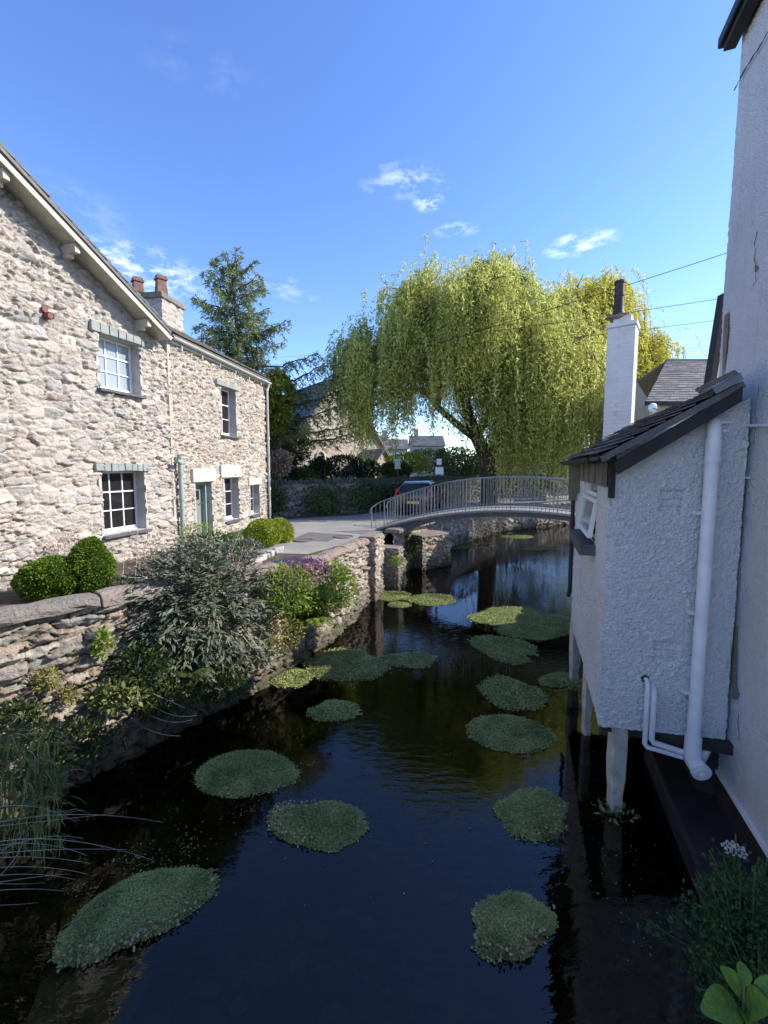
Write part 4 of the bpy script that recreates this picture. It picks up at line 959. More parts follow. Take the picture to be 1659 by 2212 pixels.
for k, (u, w_, zlo) in enumerate([(sL - .50, .08, 3.02), (sL - .2, .07, 2.9), (sL - .05, .10, 3.0)]):
    o = sP(u, zlo, .02); m.frame(o, sP(u + .06, zlo, .02) - o, sP(u, zlo, .02 + .11) - o, Vector((0, 0, 3.44 - zlo)))
m.build('eave_bracket', M['greywood'], an)
m = MB(); p = sP(sL + .02, 3.42, .05); m.tube([p, p + Vector((0, 0, -.35)), p + Vector((0, 0, -2.0)), p + Vector((-.04, -.03, -2.08))], .032, 8); m.build('rain_pipe', M['black'], an, smooth=True)
# soil stack on the annexe front
def fP(u, z, d=0): q = a0 + fd * u + Vector((fd.y, -fd.x)) * d; return Vector((q.x, q.y, z))
ut, zt_ = front_uv(1536, 925); ul, zl_ = front_uv(1514, 1640)
up_ = (ut + ul) / 2
up_ = front_uv(1507, 1250)[0]
stk = MB(); top = fP(up_, zt_ , .10); stk.tube([fP(up_ + .02, zt_ + .06, .0), fP(up_ + .01, zt_ + .03, .07), fP(up_, zt_ - .06, .10), fP(up_, .92, .10)], .052, 16)
for z in (zt_ - .16, zt_ - .30, 1.12, .93): stk.tube([fP(up_, z, .10), fP(up_, z + .045, .10)], .060, 16)
stk.tube([fP(up_, zt_ - .30, .10), fP(up_, zt_ - .10, .10)], .056, 16)
stk.tube([fP(up_, .95, .10), fP(up_, .78, .10), fP(up_ + .02, .70, .12)], [.066, .068, .072], 16)
stk.tube([fP(up_ + .02, .73, .05), fP(up_ + .02, .70, .20)], .075, 16); stk.tube([fP(up_ + .02, .70, .20), fP(up_ + .02, .695, .225)], .082, 18)
stk.tube([fP(up_ + .02, .72, .02), fP(up_ + .12, .72, .02), fP(up_ + .16, .80, .0)], .05, 10)
for z in (3.0, 2.1, 1.35): stk.box(fP(up_, z, .04), (.17, .07, .03), math.atan2(fd.y, fd.x))
so_ = stk.build('soil_stack', M['whitepipe'], an, smooth=True)
m = MB(); m.tube([fP(up_ + .02, .693, .226), fP(up_ + .02, .69, .240)], .06, 16); m.box(fP(up_ + .02, .69, .245), (.07, .012, .012)); m.box(fP(up_ + .02, .69, .246), (.012, .014, .07)); m.build('access_cap', M['whitepipe'], so_)
for k, (dx_, dy_, r_, mt) in enumerate([(0, 0, .022, 'whitepipe'), (.055, -.035, .027, 'whitepipe')]):
    u_, z_ = front_uv(1394 + 0, 1466); u_ += dx_; z_ += -.06 * k
    m = MB(); zb2 = .83 - .05 * (1 - k)
    m.tube([fP(u_, z_, -.03), fP(u_, z_, .04), fP(u_, z_ - .03, .06), fP(u_, zb2 + .03, .06), fP(u_ + .02, zb2, .06), fP(up_ - .07, zb2 - .05, .08)], r_, 10)
    for (q_, zz) in ((u_, z_ - .14),): m.tube([fP(q_, zz, .06), fP(q_, zz + .035, .06)], r_ + .006, 10)
    m.build('waste_pipe', M[mt], an, smooth=True)
m = MB(); u_, z_ = front_uv(1392, 1466); m.tube([fP(u_, z_ + .005, .0), fP(u_, z_ + .005, .014)], .035, 12); m.build('pipe_hole', M['black'], an)
# horizontal pipe across to the tall house
cbp = thing('white_conduit', 'thin white conduit running along the tall house wall at roof height', 'pipe', pl(1605, 918, wa - rgt * .06, wd))
m = MB(); m.tube([fP(up_ + .02, zt_ + .04, .06), fP(fL - .16, zt_ + .045, .05)] + [pl(x, y, wa - rgt * .05, wd) for x, y in ((1600, 915), (1625, 920), (1659, 918), (1720, 915))], .013, 8); m.build('tube', M['whitepipe'], cbp, smooth=True)
m = MB(); q = fP(fL - .18, zt_ - .03, .03); m.blob(q, (.03, .03, .02)); m.build('junction', M['whitepipe'], cbp, smooth=True)
# props under the annexe
def post(px, py_base, ztop, w_, label, Y=None, lean=0):
    b = pz(px, py_base, 0) if Y is None else Vector((px, Y, 0))
    t = thing('timber_prop', label, 'post', (b.x, b.y, -.4), 'timber props under the annexe')
    m = MB(); n = 9; vs = []
    for i in range(n + 1):
        z = -.4 + (ztop + .4) * i / n; k = 1 - .18 * math.sin(math.pi * max(0, 1 - i / n)) * (i < 5)
        for sx_, sy_ in ((-1, -1), (1, -1), (1, 1), (-1, 1)): vs.append(Vector((b.x + lean * (ztop - z) + sx_ * w_ / 2 * k + random.uniform(-.005, .005), b.y + sy_ * w_ / 2 * k + random.uniform(-.005, .005), z)))
    m.add(vs, [(i * 4 + j, i * 4 + (j + 1) % 4, (i + 1) * 4 + (j + 1) % 4, (i + 1) * 4 + j) for i in range(n) for j in range(4)]); m.build('post', M['pinewood'], t, bevel=.008)
    return t
post(1326, 1745, .95, .13, 'pale weathered timber prop standing under the front corner of the annexe')
q = a0 + sd_ * 1.3; post(q.x + .07, 0, .95, .10, 'slim timber prop in the water midway under the annexe side', q.y)
q = a0 + sd_ * 2.7; post(q.x + .05, 0, .95, .13, 'stained timber prop under the far end of the annexe', q.y)

# ---- unseen low cottage, added to shade the stream, under the white chimney
lc = thing('shade_cottage', 'low white building with chimney, its unseen body added to shade the stream', 'house', (5.5, 8, 1.4))
Lc = [Vector((4.28, 6.95)), Vector((4.95, 9.1))]; ldir = (Lc[1] - Lc[0]).normalized(); lr = Vector((ldir.y, -ldir.x)); LL = (Lc[1] - Lc[0]).length
def lP(u, z, d): q = Lc[0] + ldir * u + lr * d; return Vector((q.x, q.y, z))
m = MB(); m.prism([lP(0, -.3, 0), lP(0, 3.5, 0), lP(0, 4.6, 2.0), lP(0, 3.5, 3.6), lP(0, -.3, 3.6)], V3(ldir * LL, 0)); m.build('wall', M['render'], lc)
slates('roof', lP(-.1, 3.46, -.15), lP(LL + .1, 3.46, -.15), lP(-.1, 4.63, 2.0) - lP(-.1, 3.46, -.15), 0, M['slateold'], lc, .2, .3, seed=110)
slates('roof', lP(-.1, 3.46, 3.7), lP(LL + .1, 3.46, 3.7), lP(-.1, 4.63, 2.0) - lP(-.1, 3.46, 3.7), 0, M['slateold'], lc, .3, .4, seed=111)
c1 = pyd(1357, 900, 7.6); cw_ = 57 / 900 * 7.6; ct = pyd(1349, 700, 7.6).z
rz_ = R(-37)
m = MB(); m.box((c1.x, 7.9, (3.3 + ct) / 2), (cw_ * .93, .42, ct - 3.3), rz_, .5); cst = m.build('chimney', M['whitebrick'], lc, bevel=.008)
m = MB(); m.box((c1.x, 7.9, ct + .04), (cw_ * 1.02, .48, .08), rz_, .5); t2 = pyd(1349, 674, 7.6).z; m.box((c1.x, 7.9, (t2 + ct + .08) / 2), (cw_ * .60, .30, t2 - ct - .08), rz_, .5); m.build('shoulder', M['whitebrick'], cst, bevel=.01)
m = MB(); pt = pyd(1356, 672, 7.6); ph = pyd(1351, 591, 7.6).z - pt.z; c_ = Vector((pt.x, 7.9, pt.z))
m.tube([c_ + Vector((0, 0, ph * a)) for a in (-.04, 0, .05, .12, .2, .3, .56, .57, .62, .625, .93, .935, 1.0)], [.14, .135, .12, .10, .09, .083, .08, .09, .09, .08, .08, .092, .092], 18); m.build('chimney_pot', simple('sooty_pot', (.055, .045, .04), .6, .4, 5, .1), cst, smooth=True)
m = MB(); m.blob(c_ + Vector((0, 0, -.01)), (.2, .17, .05), 3, amp=.3); m.build('flaunching', M['brownpatch'], cst)
# neighbour house with slate roof behind
nh = thing('slate_roof_house', 'distant house with old brown slate roof between chimney and tall house', 'house', (11, 15, GZ))
Yh = 15.0; r0, r1 = pyd(1440, 779, Yh + 2.2), pyd(1640, 768, Yh + 2.2); v0, v1 = pyd(1394, 868, Yh), pyd(1640, 868, Yh)
v1.z = v0.z; r1.z = r0.z
slates('roof', v0, v1, Vector((r0.x - v0.x, r0.y - v0.y, r0.z - v0.z)), 0, M['slateold'], nh, .2, .3, seed=120)
slates('roof', Vector((v0.x, Yh + 4.6, v0.z)), Vector((v1.x, Yh + 4.6, v0.z)), Vector((r0.x - v0.x, r0.y - Yh - 4.6, r0.z - v0.z)), 0, M['slateold'], nh, .3, .4, seed=121)
m = MB(); m.beam(r0, r1 + Vector((.0, 0, 0)), .16, .10); m.build('ridge', M['lead'], nh)
m = MB(); m.poly([(v0.x + .3, Yh + .2, GZ), (v1.x, Yh + .2, GZ), (v1.x, Yh + .2, v0.z), (v0.x + .3, Yh + .2, v0.z)]); m.poly([(v0.x + .3, Yh + .2, GZ), (v0.x + .3, Yh + .2, v0.z), (v0.x + .6, Yh + 2.4, r0.z - .1), (v0.x + .3, Yh + 4.5, v0.z), (v0.x + .3, Yh + 4.5, GZ)]); m.build('wall', M['cream'], nh)
m = MB(); m.beam((v0.x, Yh - .03, v0.z - .06), (v1.x, Yh - .03, v0.z - .06), .12, .12); m.build('gutter', M['darkwood'], nh)
sdh = pyd(1410, 881, Yh - .1); m = MB(); m.blob(sdh, (.17, .05, .17), amp=0); dsh = m.build('satellite_dish', M['white'], nh, smooth=True)
m = MB(); m.tube([sdh, sdh + Vector((.0, -.25, -.1))], .015, 6); m.build('arm', M['girder'], dsh)

# ================================================================== OVERHEAD WIRES
wires = [((1300, 628), (1560, 545), 14, 'upper thick power line crossing the sky right of the willow', .011), ((1360, 671), (1558, 641), 16, 'second power line slanting past the white chimney', .010), ((1385, 709), (1555, 688), 17, 'third power line from the top beside the white chimney', .009),
         ((1428, 757), (1545, 744), 28, 'faint upper line of the distant trio above the slate roof', .010), ((1430, 764), (1540, 753), 28, 'faint middle line of the distant trio above the slate roof', .010), ((1420, 776), (1535, 765), 28, 'lowest line of the distant trio above the slate roof', .010),
         ((650, 767), (735, 762), 40, 'topmost wire between conifer and willow', .009), ((650, 780), (730, 768), 40, 'slanting wire between conifer and willow', .009), ((640, 786), (725, 786), 40, 'lower level wire between conifer and willow', .009)]
for (a, b, Y, lb, r_) in wires:
    p, q = pyd(*a, Y), pyd(*b, Y); d = q - p; p2_, q2_ = p - d * 1.5, q + d * 1.2
    pts = [p2_.lerp(q2_, i / 16) for i in range(17)]
    for i, v in enumerate(pts): v.z += -(.10 * (1 - ((i - 8) / 8) ** 2)) * d.length * .2
    m = MB(); m.tube(pts, r_, 5); tag(m.build('power_line', M['black']), lb, 'power line', 'overhead power lines')

# ================================================================== TREES
def willow(name, label, base, crown, mat, nstr, seed, trunk_pts, limbs, lo, leaf=(.20, .050), group=None):
    """crown: list of (centre, radii) domes"""
    rs = np.random.default_rng(seed); t = thing(name, label, 'tree', base, group)
    m = MB(); m.tube(trunk_pts[0], trunk_pts[1], 10)
    for pts, rr in limbs: m.tube(pts, rr, 7)
    anchors = [Vector(p) for pts, rr in limbs for p in pts[1:]]
    C = []; D = []; RD = []; tot = sum(c[2] for c in crown)
    for (cc_, rad, wgt) in crown:
        n = int(nstr * wgt / tot); cc_ = np.array(cc_); rad = np.array(rad)
        # boughs in the dome
        nb = max(10, n // 12)
        for b_ in range(nb):
            v = rs.normal(size=3); v[2] = abs(v[2]) * .9 - .15; v /= np.linalg.norm(v); rr = rs.uniform(.45, 1.0) ** .5
            tip = cc_ + v * rad * rr * rs.uniform(.82, 1.06)
            an_ = min(anchors, key=lambda q: (q - Vector(tip)).length)
            mid = (np.array(an_) * .5 + tip * .5) + np.array([0, 0, .12 * np.linalg.norm(tip - np.array(an_))])
            ln_ = np.linalg.norm(tip - np.array(an_)); m.tube([an_, Vector(mid), Vector(mid).lerp(Vector(tip), .72)], [.018 + .010 * ln_, .028, .010], 5)
            for k in range(n // nb):
                s_ = rs.uniform(.22, 1.0); st = (np.array(an_) * (1 - s_) ** 2 + 2 * mid * s_ * (1 - s_) + tip * s_ * s_) + rs.normal(size=3) * .30
                out = v.copy(); out[2] = 0; out += rs.normal(size=3) * .5; out[2] = abs(out[2]) * .8
                floor_ = lo(st[0], st[1]) ; room = max(.5, st[2] - floor_)
                L = min(room * rs.uniform(.5, 1.0), rs.uniform(.8, 4.2)); nl = int(L / .058) + 4
                q = np.linspace(0, 1, nl)[:, None]; reach = rs.uniform(.25, .8)
                pts = st + out * reach * (1 - (1 - q) ** 2) * .8 + np.array([0, 0, 1]) * (reach * .5 * q * (1 - q) * 2) - np.array([0, 0, 1]) * L * q ** 1.35
                pts = pts + rs.normal(size=pts.shape) * .045
                dr = rs.normal(size=(nl, 3)) * .65; dr[:, 2] -= .75; C.append(pts); D.append(dr)
                RD.append(np.clip(rs.uniform(.15, .75) + rs.normal(size=nl) * .16, 0, 1))
                if k % 2 == 0: m.tube([Vector(pts[0]), Vector(pts[nl // 2]), Vector(pts[-1])], [.008, .006, .004], 3, cap=False)
    C = np.concatenate(C); D = np.concatenate(D); RD = np.concatenate(RD)
    m.build('trunk', M['bark'], t, smooth=True)
    sz = leaf[0] * rs.uniform(.6, 1.3, len(C))
    leafobj('crown', C, D, rs.normal(size=C.shape), sz, leaf[1] * rs.uniform(.7, 1.3, len(C)), mat, t, RD)
    print(name, len(C)); return t
YW = 20.0
def w3(px, py, Y=YW): return pyd(px, py, Y)
tb = w3(1055, 1075); tb.z = GZ
trunkA = ([tb + Vector((0, 0, -.2)), tb + Vector((.02, 0, .8)), w3(1052, 990), w3(1030, 945), w3(1012, 900), w3(1003, 850)], [.46, .40, .36, .30, .26, .2])
limbsA = [([w3(1030, 950), w3(985, 915), w3(945, 880, 19.5), w3(915, 840, 19.2), w3(860, 850, 19), w3(800, 880, 18.7)], [.2, .17, .14, .11, .08, .05]),
          ([w3(945, 880, 19.5), w3(955, 800, 19.2), w3(930, 770, 19), w3(860, 745, 18.8), w3(780, 750, 18.5)], [.15, .14, .11, .08, .05]),
          ([w3(1003, 850), w3(960, 790, 19.6), w3(935, 720, 19.4), w3(900, 650, 19)], [.19, .14, .10, .06]),
          ([w3(1003, 850), w3(1010, 760), w3(1040, 680), w3(1080, 600)], [.18, .14, .10, .06]),
          ([w3(1030, 945), w3(1075, 850, 20.5), w3(1120, 760, 20.8), w3(1160, 680, 21)], [.20, .16, .11, .06]),
          ([w3(1052, 990), w3(1110, 900, 20.5), w3(1180, 840, 21), w3(1240, 800, 21.3)], [.2, .15, .11, .07]),
          ([w3(1010, 760), w3(1000, 700, 18.6), w3(1010, 640, 17.6)], [.13, .09, .05]), ([w3(1110, 900, 20.5), w3(1130, 850, 19), w3(1160, 800, 17.8)], [.14, .1, .05])]
def domeW(px, py, Y, rx, rz, ry, w): c = pyd(px, py, Y); return ((c.x, c.y, c.z), (rx * Y / 900, ry, rz * Y / 900), w)
crownA = [domeW(1040, 740, 20, 185, 195, 3.6, 3.0), domeW(860, 790, 19, 145, 130, 2.4, 1.3), domeW(920, 690, 19.4, 135, 115, 2.4, 1.3), domeW(1180, 800, 20.5, 160, 185, 3.4, 3.0), domeW(1190, 930, 19.5, 120, 90, 2.4, 1.5), domeW(1120, 870, 18.8, 80, 100, 1.6, .9), domeW(800, 840, 18.8, 95, 85, 1.8, .6), domeW(1000, 640, 19.8, 120, 90, 2.5, 1.0)]
willow('willow_tree', 'large pale green weeping willow leaning behind the footbridge', tb, crownA, M['willow'], 5400, 11, trunkA, limbsA,
       lambda x, y: (4.9 if x < -1.2 else 3.4) if x < .4 else (4.2 if x < 3.2 else (2.9 if x < 5.0 else 1.6)))
YB = 23.5; tb2 = w3(1300, 1080, YB); tb2.z = GZ
trunkB = ([tb2, w3(1298, 950, YB), w3(1290, 860, YB)], [.42, .36, .28])
limbsB = [([w3(1290, 860, YB), w3(1240, 760, YB), w3(1230, 680, YB)], [.25, .17, .08]), ([w3(1290, 860, YB), w3(1310, 740, YB), w3(1300, 660, YB)], [.25, .16, .08]), ([w3(1290, 860, YB), w3(1350, 780, YB), w3(1390, 740, YB)], [.22, .14, .07])]
crownB = [domeW(1255, 740, YB, 120, 170, 3.2, 2.2), domeW(1345, 800, YB, 95, 120, 3.0, 1.3), domeW(1290, 700, YB - .5, 85, 110, 2.5, 1.0)]
willow('willow_tree', 'yellower willow crowding behind the white chimney', tb2, crownB, M['willowy'], 2400, 12, trunkB, limbsB, lambda x, y: 2.4)

def conifer(name, label, base, height, spec, mat, seed, leaf=.19, trunk_r=.22, bend=0):
    """spec: list of (height fraction, azimuth, length, droop)"""
    rs = np.random.default_rng(seed); t = thing(name, label, 'tree', base); m = MB(); base = Vector(base)
    m.tube([base + Vector((bend * (i / 6) ** 2, 0, height * i / 6)) for i in range(7)], [trunk_r * (1 - i / 6.4) + .015 for i in range(7)], 8)
    C = []; D = []; RD = []
    for (hf, az, L, dr) in spec:
        o = base + Vector((bend * hf ** 2, 0, height * hf)); a = Vector((math.cos(az), math.sin(az), 0)); n = max(4, int(L / .22)); pts = []
        for i in range(n + 1):
            s_ = i / n; pts.append(o + a * L * s_ + Vector((0, 0, L * (dr * s_ + .30 * s_ ** 2.2))) + Vector(rs.normal(size=3)) * .03)
        m.tube(pts, [.05 * (L / 3) * (1 - i / (n + 1)) + .010 for i in range(n + 1)], 5)
        sd2 = Vector((-a.y, a.x, 0))
        for i in range(1, n + 1):
            for k in range(3):
                sg = rs.choice([-1, 1]); tl = rs.uniform(.25, .85) * (1.15 - .6 * i / n) * min(1, L / 2.2); d2 = (a * rs.uniform(.3, .8) + sd2 * sg * rs.uniform(.3, 1) + Vector((0, 0, -rs.uniform(.1, .9)))).normalized()
                nt = max(4, int(tl / .06)); q = np.linspace(.05, 1, nt)[:, None]; pp = np.array(pts[i]) + np.array(d2) * tl * q - np.array([0, 0, .25]) * tl * q ** 2
                for rep in range(3):
                    C.append(pp + rs.normal(size=pp.shape) * .02); dd_ = rs.normal(size=pp.shape) * .7 + np.array(d2) * .9; D.append(dd_); RD.append(np.clip(.15 + .5 * rs.random(nt) + .35 * (i / n), 0, 1))
    m.build('trunk', M['barkc'], t, smooth=True)
    C = np.concatenate(C); D = np.concatenate(D); RD = np.concatenate(RD)
    sz = leaf * rs.uniform(.6, 1.2, len(C)); leafobj('crown', C, D, rs.normal(size=C.shape), sz, sz * .22, mat, t, RD); print(name, len(C)); return t
YC = 19.0; cbse = pyd(532, 1080, YC); cbse.z = GZ; ctz = pyd(500, 570, YC).z
rs = np.random.default_rng(5); spec = []
Hc = ctz - GZ
for i in range(96):
    z_frac = .30 + .69 * (i / 95) ** .95; az = i * 2.39996 + rs.uniform(-.3, .3)
    env = np.interp(z_frac, [.25, .38, .45, .52, .60, .68, .80, .92, 1.0], [3.4, 2.8, 2.1, 2.6, 1.6, 2.4, 1.9, 1.6, .6]); L = .84 * env * rs.uniform(.7, 1.12)
    if .52 < z_frac < .60 and rs.random() < .4: continue
    spec.append((z_frac, az, L, rs.uniform(-.28, .05) if z_frac < .85 else .3))
for (hf, L, dr, az) in [(.60, 3.4, -.12, .05), (.57, 2.6, -.1, 3.3), (.72, 2.2, -.02, .0), (.50, 4.2, .02, -.1), (.46, 4.7, -.05, -.2), (.43, 5.4, -.10, -.15), (.40, 5.0, -.25, -.35), (.36, 5.2, -.28, -.1), (.34, 4.0, -.3, -.6), (.48, 3.6, -.15, .5), (.31, 5.4, -.22, .1)]:
    spec.append((hf, az, L, dr))
conifer('cedar_tree', 'tall loose blue green conifer rising behind the cottage roof', cbse, Hc, spec, M['larch'], 6, .20, .22, -.35)
# darker companion and yellow green tree at its foot
b2 = pyd(622, 1040, 20.5); b2.z = GZ; spec2 = [(.25 + .74 * i / 44, i * 2.4, np.interp(i / 44, [0, .5, 1], [1.4, 1.1, .3]) * rs.uniform(.8, 1.1), rs.uniform(-.3, -.05)) for i in range(45)]
conifer('yew_tree', 'dark dense conifer at the foot of the tall one beside the chapel', b2, pyd(622, 865, 20.5).z - GZ, spec2, M['darkconifer'], 9, .24, .2)
def leaf_tree(name, label, base, blobs, n, ls, mat, seed, tr=.16, group=None):
    t = thing(name, label, 'tree', base, group); base = Vector(base); m = MB(); top = Vector(blobs[0][0]); m.tube([base, (base + top) / 2 + Vector((.1, 0, 0)), top], [tr, tr * .7, tr * .3], 8)
    Cs = []; Ds = []; Rs = []; tv = sum(b[1][0] * b[1][1] for b in blobs)
    for (c, rad) in blobs:
        m.tube([(base + top) / 2, Vector(c)], [tr * .4, .02], 5)
        k = int(n * rad[0] * rad[1] / tv); P = unit(k * 2) * (.45 + .55 * rng.random((k * 2, 1)) ** .5); keep = n3(P, 3.0, seed) > .40; P = P[keep][:k]
        Cs.append(np.array(c) + P * np.array(rad) * (1 + .35 * (n3(P, 2.6, seed + 1) - .5))[:, None]); Ds.append(P + unit(len(P)) - np.array([0, 0, .4])); Rs.append(np.clip(.35 * rng.random(len(P)) + .65 * n3(P, 2.2, 4), 0, 1))
    m.build('trunk', M['bark'], t, smooth=True); C = np.concatenate(Cs); sz = ls * rng.uniform(.6, 1.3, len(C)); leafobj('crown', C, np.concatenate(Ds), unit(len(C)), sz, sz * .45, mat, t, np.concatenate(Rs)); return t
def B3(px, py, Y, r, ry=None, rz=None): c = pyd(px, py, Y); return ((c.x, c.y, c.z), (r, ry or r, rz or r * .9))
bb = pyd(592, 1100, 17.2); bb.z = GZ
leaf_tree('golden_conifer', 'small yellow green tree lit beside the cottage downpipe', bb, [B3(605, 850, 17.2, .6), B3(590, 890, 17.2, .7), B3(600, 820, 17.4, .4), B3(585, 925, 17.2, .5)], 5200, .17, M['yellowtree'], 3)
# shrubs behind the far wall
for (px, py, Y, r, rz, mt, lb, nm) in [(690, 1018, 19.6, .55, .65, 'shrub', 'upright olive shrub above the dark wall left of the chapel porch', 'shrub'), (742, 1008, 20.2, .95, .55, 'darkconifer', 'dark rounded shrub above the dark wall before the chapel porch', 'shrub'),
                                   (640, 1030, 17.9, .8, .35, 'ivy', 'low green shrub along the wall top beside the pink one', 'shrub'), (606, 1000, 17.0, .35, .5, 'palepink', 'pinkish leaved shrub beside the cottage downpipe', 'shrub'),
                                   (790, 1015, 21.5, .7, .5, 'shrub', 'mid green shrub above the wall right of the chapel porch', 'shrub'), (880, 1000, 24.5, 1.4, .6, 'golden', 'sunlit yellow green hedge seen below the willow strands', 'hedge'), (930, 998, 27, 1.6, .9, 'ivy', 'dark hedge behind the notice boards', 'hedge'),
                                   (985, 1000, 25, 1.5, 1.0, 'shrub', 'dark shrub left of the willow trunk', 'shrub'), (1090, 985, 27, 2.0, 1.6, 'darkconifer', 'large dark shrub behind the willow trunk', 'shrub'), (855, 1015, 22.5, .8, .4, 'ivy', 'ivy clump topping the wall left of the car', 'shrub'),
                                   (1200, 1010, 27, 2.6, 1.5, 'shrub', 'dark shrub mass under the right side of the willow', 'shrub')]:
    c = pyd(px, py, Y); bush(nm, c, (r, r * .8, rz), int(1600 * max(1, r)), .15, M[mt], lb, nm, gap=.3, shell=.4, base=(c.x, c.y, GZ))
# ivy on the far wall
m_i = []
for (uc, zc, ru, rz) in [(4.6, 2.2, .4, .5), (6.6, 2.0, .8, .7), (8.8, 2.2, 1.2, .6), (10.8, 2.1, 1.1, .6), (13.0, 2.1, 1.0, .6)]:
    k = 900; u = uc + rng.normal(size=k) * ru * .5; z = np.clip(zc + rng.normal(size=k) * rz * .5, GZ, 3.0); x = np.interp(u, FS, FP[:, 0]); y = np.interp(u, FS, FP[:, 1]); C = np.stack([x + .10, y - .14 - rng.random(k) * .1, z], 1); m_i.append(C)
C = np.concatenate(m_i); leafobj('ivy', C, unit(len(C)) - np.array([0, 0, .8]), np.array([.4, -1, .3]) + unit(len(C)) * .5, .13, .10, M['ivy'], farw)

# distant town and trees
def gable_house(label, px0, px1, pyr, pye, Y, mw, mr, nwin=2):
    a, b = pyd(px0, pye, Y), pyd(px1, pye, Y); rz = pyd((px0 + px1) / 2, pyr, Y).z; t = thing('town_house', label, 'house', ((a.x + b.x) / 2, Y, GZ)); m = MB()
    m.prism([(a.x, Y, GZ), (a.x, Y, a.z), (a.x, Y + 3, rz - .1), (a.x, Y + 6, a.z), (a.x, Y + 6, GZ)], (b.x - a.x, 0, 0)); m.build('wall', mw, t)
    slates('roof', (a.x - .2, Y - .2, a.z - .1), (b.x + .2, Y - .2, a.z - .1), (0, 3.2, rz - a.z + .1), 0, mr, t, .5, .6, seed=int(px0)); slates('roof', (a.x - .2, Y + 6.2, a.z - .1), (b.x + .2, Y + 6.2, a.z - .1), (0, -3.2, rz - a.z + .1), 0, mr, t, .5, .6, seed=int(px1))
    for i in range(nwin):
        m = MB(); x = a.x + (b.x - a.x) * (i + .5) / nwin; m.frame((x - .4, Y - .06, a.z - 1.6), (.8, 0, 0), (0, .1, 0), (0, 0, 1.0)); m.build('window', M['glass'], t)
    m = MB(); m.box((a.x + .8, Y + 3, rz + .4), (.6, .9, 1.2)); m.build('chimney', mw, t)
pale = simple('pale_render', (.36, .35, .34), .9, .1, 3, .1)
gable_house('grey house left of the willow hanging strands beyond the glasshouse', 815, 880, 945, 968, 45, pale, M['slateold'], 2)
gable_house('pale grey town house seen through the middle of the willow', 890, 960, 938, 962, 60, pale, M['slate'], 3)
gable_house('far pale house glimpsed right of the willow trunk', 1085, 1180, 955, 978, 50, pale, M['slate'], 2)
# small glasshouse beyond the wall
gh = thing('glasshouse', 'small white framed glasshouse roof beyond the wall left of the willow', 'glasshouse', pyd(845, 1000, 30)); g0_, g1_ = pyd(815, 1000, 30), pyd(868, 1000, 30)
m = MB(); up2 = Vector((.3, 1.5, .75)); lowz = Vector((0, 0, 1.2))
for i in range(8):
    p = g0_.lerp(g1_, i / 7); m.beam(p, p + up2, .05, .05); m.beam(p, p - lowz, .05, .05)
m.beam(g0_, g1_, .06, .06); m.beam(g0_ + up2, g1_ + up2, .06, .06); m.build('frame', M['white'], gh)
m = MB(); m.poly([g0_, g1_, g1_ + up2, g0_ + up2]); m.poly([g0_ - lowz, g1_ - lowz, g1_, g0_]); m.build('glazing', M['glasspale'], gh)
# far treeline
Cs = []
for i in range(70):
    x = -90 + 230 * i / 69 + random.uniform(-2, 2); Y = random.uniform(75, 100); h = random.uniform(4.5, 8); P = unit(700); P[:, 2] = np.abs(P[:, 2]) - .2
    Cs.append(np.array([x, Y, GZ + 1.0]) + P * np.array([4.5, 3, h]) * (.75 + .25 * rng.random((700, 1))))
C = np.concatenate(Cs); o = leafobj('distant_trees', C, unit(len(C)), unit(len(C)), .9, .6, M['shrub']); tag(o, 'low line of distant trees along the horizon', 'trees', kind='stuff')

# ================================================================== CAR, SIGNS, BENCH
carp = pz(908, 1104, GZ); carp = Vector((pyd(908, 1100, 18.6).x, 18.6, GZ)); cyaw = R(-14)
car = thing('parked_car', 'dark hatchback parked beyond the footbridge railings with red tail light', 'car', carp)
def cl(x, y, z): v = Matrix.Rotation(cyaw, 3, 'Z') @ Vector((x, y, 0)); return carp + Vector((v.x, v.y, z))
cw2 = .80; secs = [(-1.85, .34, .62, .95, .70), (-1.80, .28, .80, 1.0, .96), (-1.55, .25, .88, 1.28, 1.0), (-.9, .22, .90, 1.40, 1.0), (0, .22, .90, 1.42, 1.0), (.6, .22, .90, 1.30, 1.0), (1.15, .22, .88, .96, 1.0), (1.8, .28, .74, .80, .95), (1.95, .36, .60, .66, .80)]
vs = []; N8 = 10
for (y, zb3, zs_, zt3, wk) in secs:
    w_ = cw2 * wk; tw = w_ * .78 if zt3 - zs_ > .2 else w_ * .9
    ring = [(-w_ * .9, zb3), (-w_, zb3 + .15), (-w_, zs_), (-tw, zt3 - .08), (-tw * .8, zt3), (tw * .8, zt3), (tw, zt3 - .08), (w_, zs_), (w_, zb3 + .15), (w_ * .9, zb3)]
    vs += [cl(x, y, z) for x, z in ring]
m = MB(); m.add(vs, [(i * N8 + j, i * N8 + (j + 1) % N8, (i + 1) * N8 + (j + 1) % N8, (i + 1) * N8 + j) for i in range(len(secs) - 1) for j in range(N8)] + [tuple(range(N8 - 1, -1, -1)), tuple((len(secs) - 1) * N8 + j for j in range(N8))])
cpm = NT('dark_car_paint'); carmat = cpm.done(cpm.bsdf((.012, .014, .022, 1), .15, None, .8)); m.build('body', carmat, car, smooth=True)
m = MB(); m.poly([cl(-.55, -1.80, 1.0), cl(.55, -1.80, 1.0), cl(.50, -1.60, 1.27), cl(-.50, -1.60, 1.27)]); [m.poly([cl(s_ * .80, -1.3, .95), cl(s_ * .80, .9, .95), cl(s_ * .66, .5, 1.28), cl(s_ * .66, -1.2, 1.32)]) for s_ in (-1, 1)]; m.build('car_window', M['glass'], car)
red = NT('red_lamp_plastic'); redm = red.done(red.bsdf((.55, .03, .04, 1), .2, None, .6))
